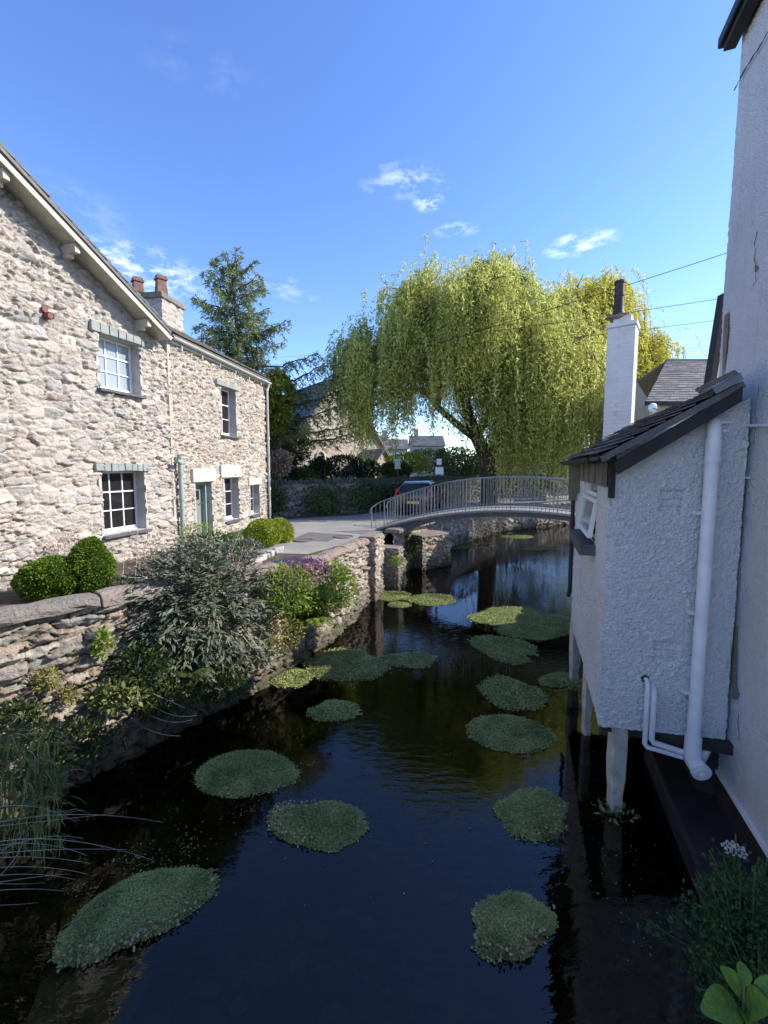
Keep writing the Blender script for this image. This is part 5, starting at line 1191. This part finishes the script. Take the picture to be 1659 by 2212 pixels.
for s_ in (-1, 1):
    m = MB(); m.add([cl(s_ * x, y, z) for x, y, z in ((.58, -1.86, .80), (.80, -1.80, .80), (.74, -1.66, 1.14), (.60, -1.74, 1.12), (.58, -1.80, .80), (.76, -1.6, .80), (.70, -1.5, 1.14), (.60, -1.6, 1.12))], [(0, 1, 2, 3), (4, 7, 6, 5), (0, 3, 7, 4), (1, 5, 6, 2)]); m.build('tail_light', redm, car)
    for y in (-1.25, 1.25):
        m = MB(); m.tube([cl(s_ * .62, y, .31), cl(s_ * .82, y, .31)], .31, 18); wh = m.build('wheel', M['tyre'], car, smooth=True); m = MB(); m.tube([cl(s_ * .82, y, .31), cl(s_ * .83, y, .31)], .19, 14); m.build('rim', M['iron'], wh)
m = MB(); m.frame(cl(-.26, -1.90, .52), cl(.26, -1.90, .52) - cl(-.26, -1.90, .52), cl(-.26, -1.89, .52) - cl(-.26, -1.90, .52), Vector((0, 0, .11))); m.build('number_plate', simple('plate_yellow', (.7, .6, .15), .4, .03), car)
# notice boards on a post
np_ = pyd(945, 1090, 17.2); np_.z = GZ
nb = thing('notice_post', 'slim post carrying two pale notice boards beyond the bridge', 'sign', np_)
m = MB(); tp = pyd(945, 985, 17.2); m.tube([np_, Vector((np_.x, np_.y, tp.z))], .035, 8); m.build('post', M['black'], nb)
for (x0, y0, x1, y1) in [(939, 1008, 959, 1026), (942, 990, 955, 1005)]:
    a, b = pyd(x0, y1, 17.1), pyd(x1, y0, 17.1); m = MB(); m.frame((a.x, a.y, a.z), (b.x - a.x, 0, 0), (0, .03, 0), (0, 0, b.z - a.z)); bo = m.build('board', M['girder'], nb)
    m = MB(); g = .025; m.frame((a.x + g, a.y - .008, a.z + g), (b.x - a.x - 2 * g, 0, 0), (0, .006, 0), (0, 0, b.z - a.z - 2 * g)); m.build('board_face', M['sign'], bo)
p = pyd(992, 1100, 18.0); 
sp2 = pyd(827, 1100, 17.0); sp2.z = GZ; ss = thing('street_sign', 'thin black pole with a small dull plate above the wall left of the car', 'sign', (pyd(858, 1100, 18).x, 18, GZ))
q = pyd(858, 1000, 18); m = MB(); m.tube([(q.x, 17.5, GZ), (q.x, 17.5, q.z + .2)], .03, 8); m.build('post', M['black'], ss); m = MB(); m.frame((q.x - .12, 17.45, q.z - .25), (.24, 0, 0), (0, .02, 0), (0, 0, .42)); m.build('plate', M['soil'], ss)
bp_ = pyd(1160, 1080, 16.5); bch = thing('wooden_bench', 'grey weathered bench beyond the railings under the willow', 'bench', (bp_.x, 16.9, GZ)); bx_ = bp_.x
def bb_(n, boxes, p=bch):
    m = MB()
    for c, s_ in boxes: m.box((bx_ + c[0], 16.9 + c[1], GZ + c[2]), s_, R(12))
    return m.build(n, M['greywood'], p)
bb_('seat', [((0, i * .12, .45), (1.5, .09, .03)) for i in (-1, 0, 1, 2)]); bb_('backrest', [((0, .38, .62 + i * .14), (1.5, .03, .09)) for i in range(3)])
for sx_ in (-.65, .65):
    for sy_ in (-.15, .3): bb_('leg', [((sx_, sy_, .22), (.07, .07, .44))])

# ================================================================== GARDEN PLANTS
def topiary(c, rad, label, mat, n=8200, ls=.045, cone=0, name='topiary_bush'):
    c = Vector(c); t = thing(name, label, 'bush', (c.x, c.y, c.z - rad[2]), 'clipped topiary bushes')
    P = unit(n); k = 1 + .30 * (n3(P, 2.2, int(abs(c.x * 10))) - .5) + .16 * (n3(P, 6, 4) - .5) + .08 * (rng.random(n) - .5)
    taper = 1 - cone * np.clip(P[:, 2], 0, 1) ** 1.0 * .35
    W = P * k[:, None]; W[:, 0] *= taper; W[:, 1] *= taper
    Wd = np.array(c) + W * np.array(rad); leafobj('foliage', Wd, P + unit(n) * .7, unit(n) * .6 + P, ls * rng.uniform(.7, 1.3, n), ls * .55, mat, t, np.clip(.7 * rng.random(n) + .35 * n3(P, 5, 2), 0, 1))
    m = MB(); m.blob(c, (rad[0] * .86, rad[1] * .86, rad[2] * .86), 1, 18, 12, .05, r=.15); b = m.build('dense_core', mat, t, smooth=True)
    if cone:
        for v in b.data.vertices:
            h = (v.co.z - c.z) / rad[2]
            if h > 0: f = 1 - .35 * h; v.co.x = c.x + (v.co.x - c.x) * f; v.co.y = c.y + (v.co.y - c.y) * f
    m = MB(); m.tube([(c.x, c.y, c.z - rad[2] - .15), (c.x, c.y, c.z)], .03, 6); m.build('stem', M['bark'], t)
cA = pyd(106, 1250, 6.3); cB = pyd(196, 1222, 6.6)
topiary(cA, (.40, .36, .31), 'rounded clipped box bush, left one by the coping at the cottage wall', M['box'])
topiary(cB, (.32, .32, .44), 'tall cone shaped clipped box bush against the cottage wall', M['box'], cone=1)
cC = pyd(569, 1152, 10.4); cD = pyd(604, 1149, 11.0)
topiary(cC, (.42, .40, .34), 'yellow green clipped bush, front one of the pair near the cottage corner', M['golden'], 3500, .055)
topiary(cD, (.32, .32, .33), 'yellow green clipped ball, rear one of the pair by the road', M['golden'], 3000, .055)
# raised bed edging
be = thing('bed_edging', 'low pale stone edging round the raised bed by the road', 'edging', pz(590, 1200, 1.45)); m = MB()
for i in range(9):
    p = pz(545 + 62 * i / 8, 1217 - 32 * i / 8, 1.46); m.box(p, (random.uniform(.12, .2), random.uniform(.12, .2), random.uniform(.08, .16)), random.uniform(0, 1.5))
m.build('stones', M['reveal'], be, bevel=.03)
sheet('garden_bed', [(-9, .5), (-5.9, .5), (-4.0, 3.9), (-3.3, 4.75), (-2.15, 6.4), (-1.4, 7.9), (-1.15, 9.2), (-2.2, 9.6), (-3.3, 10.0), (-5.3, 10.2), (-8.6, .5)], GZ + .004, M['soilbed'])
# buddleia: arching stems with clusters of long leaves
def buddleia():
    base = Vector((-2.42, 5.75, .9)); t = thing('buddleia_bush', 'large grey green shrub with long leaves sprawling over the river wall', 'shrub', base)
    rs = np.random.default_rng(33); m = MB(); C = []; D = []; N = []; Ls = []; RD = []; cen = pyd(400, 1320, 5.7)
    for k in range(620):
        v = rs.normal(size=3); v /= np.linalg.norm(v); v[2] = v[2] * 1.0
        rr_ = rs.uniform(.35, 1) ** .6; px = 412 + v[0] * rr_ * 192; py = 1358 - v[2] * rr_ * 200 - (px - 410) * .15 * (v[2] > 0); Y = 5.45 + v[1] * .55 + (px - 400) * .0040
        tip = pyd(px, py, max(4.3, Y)); wl_ = -.3 + .45 * (tip.y - 11.1)
        mid = base.lerp(tip, .55) + Vector((0, 0, .22 + rs.uniform(0, .2))); m.tube([base + Vector(rs.normal(size=3)) * .08, mid, tip], [.014, .009, .004], 4, cap=False)
        d0 = (tip - mid).normalized(); nl = rs.integers(16, 28)
        for j in range(nl):
            s_ = rs.uniform(.0, 1) ** .6; p = mid.lerp(tip, s_) + Vector(rs.normal(size=3)) * .035; a = rs.uniform(0, 2 * math.pi)
            sidev = Vector((math.cos(a), math.sin(a), rs.uniform(-.5, .2))); dv = (d0 * .6 + sidev).normalized(); C.append(p); D.append(dv); N.append(Vector((0, 0, 1)) + Vector(rs.normal(size=3)) * .35); Ls.append(rs.uniform(.08, .17)); RD.append(np.clip(.5 + .3 * rs.normal(), 0, 1))
    C, D, N, Ls = map(np.array, (C, D, N, Ls)); leafobj('foliage', C, D, N, Ls, Ls * .26, M['buddleia'], t, np.array(RD)); m.build('stem', M['twig'], t); print('buddleia', len(C))
    # sparse reddish twigs with few leaves on top
    m = MB(); C = []; 
    for k in range(46):
        px = rs.uniform(300, 520); tip = pyd(px + rs.normal() * 20, rs.uniform(1130, 1190), 5.9 + rs.uniform(-.3, .5)); st = pyd(px + rs.normal() * 15, 1260, 5.8); md = st.lerp(tip, .5) + Vector(rs.normal(size=3)) * .06
        m.tube([st, md, tip], [.006, .004, .002], 3, cap=False)
        for j in range(9): C.append(st.lerp(tip, rs.uniform(.3, 1)) + Vector(rs.normal(size=3)) * .04)
    m.build('bare_twig', M['twig'], t); C = np.array(C); leafobj('sparse_foliage', C, unit(len(C)), unit(len(C)), .05, .022, M['palepink'], t)
buddleia()
# leafy shrubs and wall plants: (px, py, Y or None = on the river wall face, ...)
for (px, py, Y, r, rz, mt, n, ls, lb, nm) in [(455, 1180, 8.2, .65, .28, 'shrub', 1800, .06, 'dark green leafy shrub below the cottage door', 'shrub'), (430, 1155, 8.6, .45, .25, 'fern', 700, .05, 'light green shrub under the green cottage door', 'shrub'),
                                          (520, 1185, 9.0, .55, .20, 'buddleia', 1200, .06, 'grey leaved lavender clump in front of the clipped pair', 'shrub'),
                                          (640, 1245, None, .50, .22, 'palepink', 1300, .05, 'russet clump under the pink flowers on the river wall', 'plant'),
                                          (668, 1290, None, .45, .34, 'fern', 2200, .06, 'bright green wall plant below the pink flowers', 'plant'), (722, 1268, None, .42, .50, 'fern', 2600, .06, 'yellow green clump on the river wall nearest the pier', 'plant'),
                                          (610, 1275, None, .50, .42, 'fern', 1700, .06, 'mixed light green growth between grey shrub and ferns', 'plant'), (600, 1370, None, .40, .3, 'wallplant', 900, .05, 'straggly brownish growth at the grey shrub edge', 'plant'),
                                          (420, 1235, 7.0, .6, .3, 'shrub', 1500, .06, 'green growth in the bed between cottage wall and grey shrub', 'shrub'), (275, 1265, 5.9, .28, .16, 'ivy', 600, .05, 'low leafy edging plant in the bed right of the cone bush', 'shrub'), (330, 1215, 6.5, .35, .3, 'palepink', 500, .045, 'twiggy rose with russet leaves against the cottage wall', 'rose'), (150, 1185, 7.2, .30, .28, 'palepink', 260, .05, 'sparse climbing rose beside the cone shaped bush', 'rose'),
                                          (100, 1470, None, .16, .14, 'wallplant', 520, .035, 'red and yellow stonecrop growing on the river wall face', 'plant'), (150, 1500, None, .10, .10, 'wallplant', 300, .03, 'small yellow red plant lower on the river wall face', 'plant'), (220, 1390, None, .10, .16, 'fern', 260, .05, 'light green sapling rooted in the river wall beside the grey shrub', 'plant'),
                                          (350, 1510, None, .45, .22, 'ivy', 1300, .06, 'dark ivy clump under the grey shrub at the water edge', 'plant'), (245, 1500, None, .30, .16, 'grass', 500, .07, 'olive weed clump low on the shaded river wall', 'plant'),
                                          (858, 1212, 11.0, .20, .14, 'fern', 500, .05, 'light green weed on the stone stub below the bridge', 'plant'), (880, 1180, 13.5, .35, .4, 'ivy', 1300, .07, 'ivy curtain hanging over the embankment under the bridge', 'plant'),
                                          (1250, 1478, 5.9, .22, .05, 'cress', 500, .03, 'cress clump caught round the annexe prop', 'plant'), (1330, 1755, 3.85, .16, .03, 'grass', 120, .07, 'tuft of weeds at the foot of the pale prop', 'plant'),
                                          (300, 1440, None, .35, .30, 'shrub', 1500, .05, 'dark leafy growth standing in for shade under the left of the grey shrub', 'plant'), (470, 1480, None, .40, .22, 'ivy', 1300, .06, 'dark trailing growth standing in for wall shade at the water under the right of the grey shrub', 'plant'), (160, 1600, None, .40, .20, 'ivy', 1200, .055, 'dark weed fringe standing in for shade along the foot of the near river wall', 'plant'), (40, 1570, None, .30, .26, 'ivy', 900, .055, 'leafy weed clump at the left edge above the dry stems', 'plant')]:  # the dark plants here also stand in for missing shade on the wall
    c = onw(px, py, .12 + r * .35) if Y is None else pyd(px, py, Y)
    bush(nm + '_clump' if nm == 'plant' else nm, c, (r, r * (.55 if Y is None else .8), rz), n, ls, M[mt], lb, nm, gap=.33, shell=.25, nst=6, base=None if Y else (c.x - .12, c.y + .05, c.z - rz * .7))
# pink flower spikes
c = onw(645, 1225, .15); t = thing('pink_valerian', 'loose pink flower heads on top of the river wall', 'flowers', c - Vector((0, 0, .3))); Cs = []; m = MB()
for k in range(60):
    a = c + Vector((random.gauss(0, .26), random.gauss(0, .12), random.uniform(-.05, .12))); m.tube([c + Vector((random.gauss(0, .1), 0, -.3)), a], .004, 3); Cs.append(np.array(a) + rng.normal(size=(40, 3)) * .026)
C = np.concatenate(Cs); leafobj('petals', C, unit(len(C)), unit(len(C)), .03, .025, M['pink'], t); m.build('stem', M['greenstem'], t)
# ferns
def fern(c, n, L, label, mat=M['fern'], seed=1):
    rs = np.random.default_rng(seed); t = thing('fern', label, 'fern', c, 'ferns at the wall foot'); m = MB(); C = []; D = []; N = []; S = []; c = np.array(c)
    for k in range(n):
        a = rs.uniform(0, 2 * math.pi); o = np.array([math.cos(a), math.sin(a), 0]); l = L * rs.uniform(.7, 1.1); q = np.linspace(0, 1, 26)[:, None]; pts = c + o * l * q * .85 + np.array([0, 0, 1]) * l * (.95 * q - .95 * q ** 2 * 1.0); m.tube([Vector(p) for p in pts[::6]], .004, 3, cap=False)
        sd3 = np.array([-o[1], o[0], 0]); 
        for sg in (-1, 1):
            C.append(pts[2:]); D.append(sd3 * sg + o * .35 + np.array([0, 0, -.15])); D[-1] = np.repeat(D[-1][None], 24, 0); N.append(np.repeat(np.array([[0, 0, 1.]]), 24, 0) + rs.normal(size=(24, 3)) * .15); S.append(.13 * L / .5 * (1 - q[2:, 0]) ** .6 + .015)
    C, D, N, S = map(np.concatenate, (C, D, N, S)); leafobj('frond', C, D, N, S, S * .28, mat, t); m.build('stem', M['greenstem'], t)
fern(onw(665, 1345, .25), 24, .62, 'large bright fern hanging over the water below the pink flowers', seed=4)
fern(onw(700, 1300, .25), 20, .50, 'mid sized fern on the wall between large fern and pier', seed=5)
fern(onw(738, 1255, .2), 16, .45, 'small fern highest on the wall toward the pier', seed=6)
fern(onw(410, 1460, .3), 14, .38, 'dark fern at the water edge under the grey shrub', M['ivy'], seed=7)
# reeds and dry stems, lower left
t = thing('reed_clump', 'tall grass clump drooping over the water at the lower left edge', 'grass clump', pyd(40, 1700, 2.9)); C = []; 
V_ = []; F_ = []; RD = []; rs = np.random.default_rng(3)
for k in range(620):
    b = np.array(pyd(rs.uniform(-110, 130), rs.uniform(1620, 1860), rs.uniform(2.6, 3.3))); a = rs.uniform(-.5, 1.5); l = rs.uniform(.25, .6); o = np.array([math.cos(a), math.sin(a) - .6, 0]); o = o * rs.uniform(.2, .7); w_ = rs.uniform(.004, .010)
    n0 = len(V_)
    for i in range(6):
        q = i / 5; p = b + o * l * q ** 1.5 + np.array([0, 0, 1]) * l * (q * 1.1 - .75 * q * q); sdv = np.array([-o[1], o[0], 0]) / (np.linalg.norm(o) + 1e-6) * w_ * (1 - q * .9); V_ += [p - sdv, p + sdv]; RD += [(k * .37) % 1] * 2
    F_ += [(n0 + 2 * i, n0 + 2 * i + 1, n0 + 2 * i + 3, n0 + 2 * i + 2) for i in range(5)]
np_mesh('blades', np.array(V_), np.array(F_), M['grass'], t, np.array(RD))
C = np.array([pyd(rs.uniform(-60, 150), rs.uniform(1560, 1700), rs.uniform(2.8, 3.4)) for k in range(260)]); leafobj('foliage', C, unit(len(C)), unit(len(C)) + np.array([0, 0, 1]), .07, .05, M['ivy'], t)
t = thing('dry_stems', 'bleached bramble stems arching out over the dark water at lower left', 'stems', pyd(0, 1850, 2.5)); m = MB()
for (x0, y0, x1, y1, x2, y2) in [(-60, 1790, 130, 1760, 345, 1765), (-60, 1790, 120, 1785, 230, 1760), (-60, 1830, 110, 1790, 330, 1845), (-60, 1850, 90, 1830, 270, 1828), (-60, 1860, 60, 1855, 205, 1850), (-60, 1880, 80, 1870, 175, 1880), (-60, 1900, 60, 1890, 150, 1900), (-60, 1905, 40, 1920, 110, 1895), (-60, 1885, 30, 1840, 60, 1770), (-60, 1940, 60, 1860, 40, 1780), (-60, 1870, 70, 1800, 180, 1800), (-60, 1915, 100, 1900, 150, 1880), (-60, 1840, 70, 1825, 190, 1835),
                                 (-60, 1760, 60, 1720, 175, 1770), (-60, 1930, 50, 1945, 130, 1925), (-60, 1955, 30, 1960, 90, 1950)]:
    Y = random.uniform(2.2, 2.6); a, b, c_ = pyd(x0, y0, Y - .1), pyd(x1, y1, Y), pyd(x2, y2, Y + .15)
    b = b + Vector((0, 0, random.uniform(.0, .10))); c_ = c_ + Vector((random.uniform(-.05, .05), 0, random.uniform(-.05, .01)))
    m.tube([a * (1 - q) ** 2 + b * 2 * q * (1 - q) + c_ * q * q for q in [i / 8 for i in range(9)]], [.0024 * (1 - .5 * i / 8) for i in range(9)], 4)
m.build('stem', M['twig'], t)
t = thing('bare_branches', 'thin pale curved branches hanging from the grey shrub over dark water', 'branches', pyd(250, 1560, 4.7)); m = MB()
for (x0, y0, x1, y1, x2, y2) in [(240, 1480, 260, 1560, 275, 1620), (270, 1490, 330, 1580, 415, 1555), (250, 1500, 150, 1540, 80, 1590), (260, 1520, 300, 1590, 390, 1590), (240, 1540, 160, 1560, 90, 1575), (300, 1500, 360, 1560, 425, 1545), (230, 1510, 210, 1570, 215, 1600), (280, 1480, 340, 1500, 400, 1530)]:
    a, b, c_ = pyd(x0, y0, 4.75), pyd(x1, y1, 4.5), pyd(x2, y2, 4.55); m.tube([a * (1 - q) ** 2 + b * 2 * q * (1 - q) + c_ * q * q for q in [i / 8 for i in range(9)]], .0045, 4)
m.build('branch', M['twig'], t)
# umbellifer and foliage, lower right
t = thing('water_dropwort', 'dark feathery leaved plant with white umbel at the lower right', 'plant', pyd(1600, 2100, 2.0)); m = MB(); C = []; rs = np.random.default_rng(8)
root = pyd(1640, 2200, 1.95)
for k in range(170):
    tip = pyd(1590 + rs.normal() * 55, min(2200, max(1800, 2010 + rs.normal() * 85)), rs.uniform(1.85, 2.25)); md = root.lerp(tip, .5) + Vector(rs.normal(size=3)) * .04; m.tube([root, md, tip], [.005, .0035, .002], 4, cap=False)
    for j in range(5):
        c_ = md.lerp(tip, rs.uniform(.3, 1)) + Vector(rs.normal(size=3)) * .02; C.append(np.array(c_) + rs.normal(size=(13, 3)) * .026)
um = pyd(1584, 1832, 2.2); m.tube([root, pyd(1600, 2000, 2.05), um - Vector((0, 0, .04))], [.007, .006, .004], 6)
m.build('stem', M['greenstem'], t); C = np.concatenate(C); leafobj('leaflet', C, unit(len(C)) + np.array([0, 0, .3]), unit(len(C)) + np.array([0, -.5, .8]), rng.uniform(.018, .034, len(C)), rng.uniform(.010, .018, len(C)), M['dropwort'], t)
m = MB()
for k in range(26):
    a = k * 2.4; r_ = .062 * math.sqrt(k / 26); p = um + Vector((math.cos(a) * r_, math.sin(a) * r_ * .9 - .01, .015 - r_ * .25)); m.blob(p, (.0095, .0095, .008), k, 8, 6, .25); 
m.build('umbel', M['umbel'], t, smooth=True)
m = MB()
for k in range(26):
    a = k * 2.4; r_ = .062 * math.sqrt(k / 26); p = um + Vector((math.cos(a) * r_, math.sin(a) * r_ * .9 - .01, .012 - r_ * .25)); m.tube([um - Vector((0, 0, .04)), p], .0012, 3, cap=False)
m.build('umbel_stalk', M['greenstem'], t)
# bright broad-leaved sprig close to the camera
t = thing('leafy_sprig', 'bright broad green leaves of a sprig at the bottom right corner', 'leaves', pyd(1600, 2200, 1.15)); YS = 1.15; hub = pyd(1612, 2190, YS)
def bigleaf(c0, tip, w_, up):
    c0, tip = Vector(c0), Vector(tip); d = tip - c0; s_ = d.cross(Vector(up)).normalized(); n_ = s_.cross(d).normalized(); vs = []; n = 8; L = d.length
    for i in range(n + 1):
        q = i / n; ww = w_ * math.sin(math.pi * min(1, q * .92 + .04)) ** .8; cc_ = c0 + d * q + n_ * (.12 * L * math.sin(math.pi * q))
        for j in (-1, -.5, 0, .5, 1): vs.append(cc_ + s_ * ww * j * .5 + n_ * abs(j) * ww * .14)
    fs = [(i * 5 + j, i * 5 + j + 1, (i + 1) * 5 + j + 1, (i + 1) * 5 + j) for i in range(n) for j in range(4)]; mm_ = MB(); mm_.add(vs, fs, random.random()); mm_.build('leaf', M['sprig'], t, smooth=True)
for (x, y, yy, w_, x0, y0) in [(1555, 2088, 1.18, .055, 1600, 2150), (1602, 2078, 1.2, .04, 1607, 2130), (1516, 2185, 1.1, .085, 1590, 2170), (1560, 2250, 1.05, .07, 1605, 2190), (1668, 2180, 1.1, .09, 1615, 2180), (1700, 2120, 1.15, .06, 1625, 2160), (1640, 2260, 1.05, .08, 1612, 2195)]:
    bigleaf(pyd(x0, y0, YS), pyd(x, y, yy), w_, (0, -.45, 1))
m = MB(); m.tube([pyd(1606, 2120, YS), pyd(1607, 2160, YS), pyd(1612, 2260, YS), pyd(1612, 2500, YS)], [.004, .005, .007, .008], 6); m.build('stem', M['greenstem'], t)

# ================================================================== WATERCRESS MATS
pads = [((525, 1672), 103, 50, -4, 'teardrop cress mat with a smooth edge on the dark water left of centre', 1, .020, 10500), ((690, 1783), 96, 55, 5, 'cress mat with pale dead leaves on its left edge in mid stream', 2, .021, 9500), ((292, 1972), 185, 68, -22, 'largest cress mat, long oval at the lower left', 3, .019, 20000),
        ((1105, 2000), 92, 68, 3, 'nearest cress mat at the lower centre right with brown lower rim', 4, .019, 11000), ((1150, 1760), 81, 52, 3, 'cress mat beside the shadow of the annexe props', 5, .021, 8200), ((1103, 1586), 90, 42, 8, 'pointed oval cress mat level with the annexe foot', 6, .024, 6500),
        ((1108, 1500), 72, 35, 10, 'cress mat with notched top between oval mat and kidney mat', 7, .032, 2600), ((1092, 1403), 71, 30, 14, 'kidney shaped cress mat with a bite on its right', 8, .034, 2300), ((1098, 1333), 80, 23, 3, 'upper left cress mat of the big group near the annexe', 9, .036, 2200),
        ((1168, 1354), 108, 28, 2, 'broad cress mat touching the annexe shadow, right of the group', 10, .036, 2800), ((1202, 1470), 42, 15, -4, 'small dull cress mat against the annexe wall foot', 11, .032, 1000), ((745, 1438), 96, 34, -3, 'wide cress mat between grey shrub and mid stream', 12, .033, 3300),
        ((614, 1460), 58, 27, 4, 'dark cress mat tucked beside the grey shrub', 13, .033, 1700), ((882, 1427), 58, 18, 0, 'flat brownish cress mat right of the wide one', 14, .035, 1300), ((722, 1537), 54, 24, 0, 'small ragged cress mat under the wide one', 15, .033, 1300),
        ((846, 1287), 42, 11, 2, 'sunlit yellow cress mat at the shadow edge before the bridge', 16, .04, 900), ((932, 1296), 62, 12, 1, 'thin cress mat right of the sunlit one', 17, .04, 1000), ((862, 1307), 28, 6, 0, 'smallest sliver of cress just in front of the sunlit mat', 18, .04, 300),
        ((985, 1182), 40, 5, -3, 'floating cress streak below the far embankment', 19, .06, 350), ((1118, 1160), 36, 4, 0, 'far yellow cress streak under the bridge arch', 20, .06, 300), ((1165, 1186), 40, 4, 0, 'far cress streak near the right bank under the bridge', 21, .06, 300)]
for (cxy, rx, ry, rot, lb, sd, ls, n) in pads:
    rs = np.random.default_rng(200 + sd); th = np.linspace(0, 2 * math.pi, 73)[:-1]
    k = 1 + .10 * np.sin(2 * th + sd) + .07 * np.sin(3 * th + sd * 2.1) + .04 * np.sin(5 * th + sd * .7) + .018 * rs.normal(size=72) + .05 * (vn(th * 5.3, th * 0 + sd, 4) - .5) + .07 * (vn(th * 2.3, th * 0 + sd * 3, 6) - .5)
    if sd == 1: k = k * 0 + 1 + .22 * np.maximum(0, np.cos(th - .35)) ** 6 - .05 * np.sin(2 * th)
    if sd == 8: k = k * (1 - .38 * np.exp(-((th - .15) / .25) ** 2))
    if sd == 6: k = 1 + .06 * np.cos(2 * th) + .02 * rs.normal(size=72)
    cr_, sr_ = math.cos(R(rot)), math.sin(R(rot)); out = []
    for a, kk in zip(th, k):
        x, y = rx * math.cos(a) * kk, ry * math.sin(a) * kk; out.append(pz(cxy[0] + x * cr_ - y * sr_, cxy[1] + x * sr_ + y * cr_, 0))
    O = np.array(out)[:, :2]; cen = O.mean(0); t = thing('cress_mat', lb, 'water plant', (cen[0], cen[1], 0), 'floating watercress mats')
    # body
    vs = [Vector((cen[0], cen[1], .014))]; rings = [(.5, .014), (.80, .012), (.92, .006), (.96, -.02)]
    for (f, z) in rings:
        for p in O: vs.append(Vector((cen[0] + (p[0] - cen[0]) * f, cen[1] + (p[1] - cen[1]) * f, z)))
    fs = [(0, 1 + i, 1 + (i + 1) % 72) for i in range(72)]
    for r_ in range(3): fs += [(1 + r_ * 72 + i, 1 + (r_ + 1) * 72 + i, 1 + (r_ + 1) * 72 + (i + 1) % 72, 1 + r_ * 72 + (i + 1) % 72) for i in range(72)]
    m = MB(); m.add(vs, fs, .05); m.build('stems', M['cress'], t, smooth=True)
    a = rs.integers(0, 72, n); f = np.sqrt(rs.random(n)); f = np.where(f > .9, f + rs.normal(size=n) * .035, f); a2 = (a + 1) % 72; w_ = rs.random(n)[:, None]; E_ = O[a] * (1 - w_) + O[a2] * w_; XY = cen + (E_ - cen) * f[:, None]
    hgt = .012 * np.clip(1 - f ** 6, 0, 1) + .006 + .018 * rs.random(n) * np.clip(1 - f ** 8, 0, 1) + .014 * np.clip(1.05 - f, 0, 1) * vn(XY[:, 0] * 4, XY[:, 1] * 4, sd)
    C = np.stack([XY[:, 0], XY[:, 1], hgt], 1); aa = rs.random(n) * 2 * math.pi; D = np.stack([np.cos(aa), np.sin(aa), rs.random(n) * .5 - .05], 1)
    pn = vn(XY[:, 0] * 6, XY[:, 1] * 6, sd + 4); rd = np.clip(.55 * rs.random(n) + .6 * (pn - .2), 0, 1)
    C = C - D * ls * .5; leafobj('leaves', C, D, np.stack([rs.normal(size=n) * .3, rs.normal(size=n) * .3, np.ones(n)], 1), ls * rs.uniform(.6, 1.25, n), ls * .72 * rs.uniform(.7, 1.2, n), M['cress'], t, rd, .15)
    # dead leaves on the near rim
    nd = {2: 200, 4: 150, 5: 80, 14: 80, 12: 80, 3: 150, 1: 14}.get(sd, 8); ang0 = {2: math.pi, 5: .6, 3: 1.9, 12: 2.2}.get(sd, math.pi / 2); spr = {2: .75, 4: .9, 3: .55}.get(sd, .6)
    aa = (ang0 + rs.normal(size=nd) * spr) % (2 * math.pi); ii = (aa / (2 * math.pi) * 72).astype(int) % 72; ff = 1 - np.abs(rs.normal(size=nd)) * .16 + .04; XY = cen + (O[ii] - cen) * ff[:, None] + rs.normal(size=(nd, 2)) * .012
    C = np.stack([XY[:, 0], XY[:, 1], np.where(ff < 1, .045, .006) + .008 * rs.random(nd)], 1); D = np.stack([rs.normal(size=nd), rs.normal(size=nd), rs.normal(size=nd) * .25], 1)
    leafobj('dead_leaves', C, D, np.stack([rs.normal(size=nd) * .3, rs.normal(size=nd) * .3, np.ones(nd)], 1), .03, .02, M['debris'], t)
# floating debris
pts = []; rs = np.random.default_rng(77)
for (x, y, sx, sy, n) in [(300, 1860, 60, 40, 110), (400, 1830, 40, 40, 70), (180, 1920, 40, 15, 60), (660, 1650, 30, 6, 45), (520, 1750, 40, 20, 30), (560, 1780, 120, 80, 40), (900, 1700, 250, 150, 60), (1350, 1800, 80, 150, 60), (850, 1380, 60, 20, 30), (700, 1330, 40, 20, 40), (760, 1300, 40, 10, 40), (1000, 1450, 120, 60, 30), (1300, 1700, 40, 60, 30), (270, 1655, 30, 8, 30), (900, 1250, 80, 20, 30), (1380, 2000, 60, 80, 30)]:
    for k in range(n):
        q = pz(x + rs.normal() * sx * .6, y + rs.normal() * sy * .6, .006); pts.append(q)
C = np.array(pts); n = len(C); D = np.stack([rs.normal(size=n), rs.normal(size=n), np.zeros(n)], 1); o = leafobj('floating_leaves', C, D, np.tile([[0, 0, 1.]], (n, 1)) + rs.normal(size=(n, 3)) * .1, rs.uniform(.006, .02, n), rs.uniform(.005, .014, n), M['debris'])
tag(o, 'scattered dead leaves and petals floating on the stream', 'leaves', kind='stuff')
C = np.array([pz(rs.uniform(0, 1450), rs.uniform(1300, 2200), 0) for k in range(2200)]); C[:, 2] = -.43; n = len(C); m = MB()
for i in range(420):
    p = C[i]; m.blob((p[0], p[1], -.45), (rs.uniform(.03, .13), rs.uniform(.03, .1), rs.uniform(.03, .07)), i, 8, 6, .3)
tag(m.build('bed_stones', simple('bed_stone', (.12, .11, .07), .9, .5, 3, .5), smooth=True), 'stones lying on the stream bed', 'stones', kind='stuff')
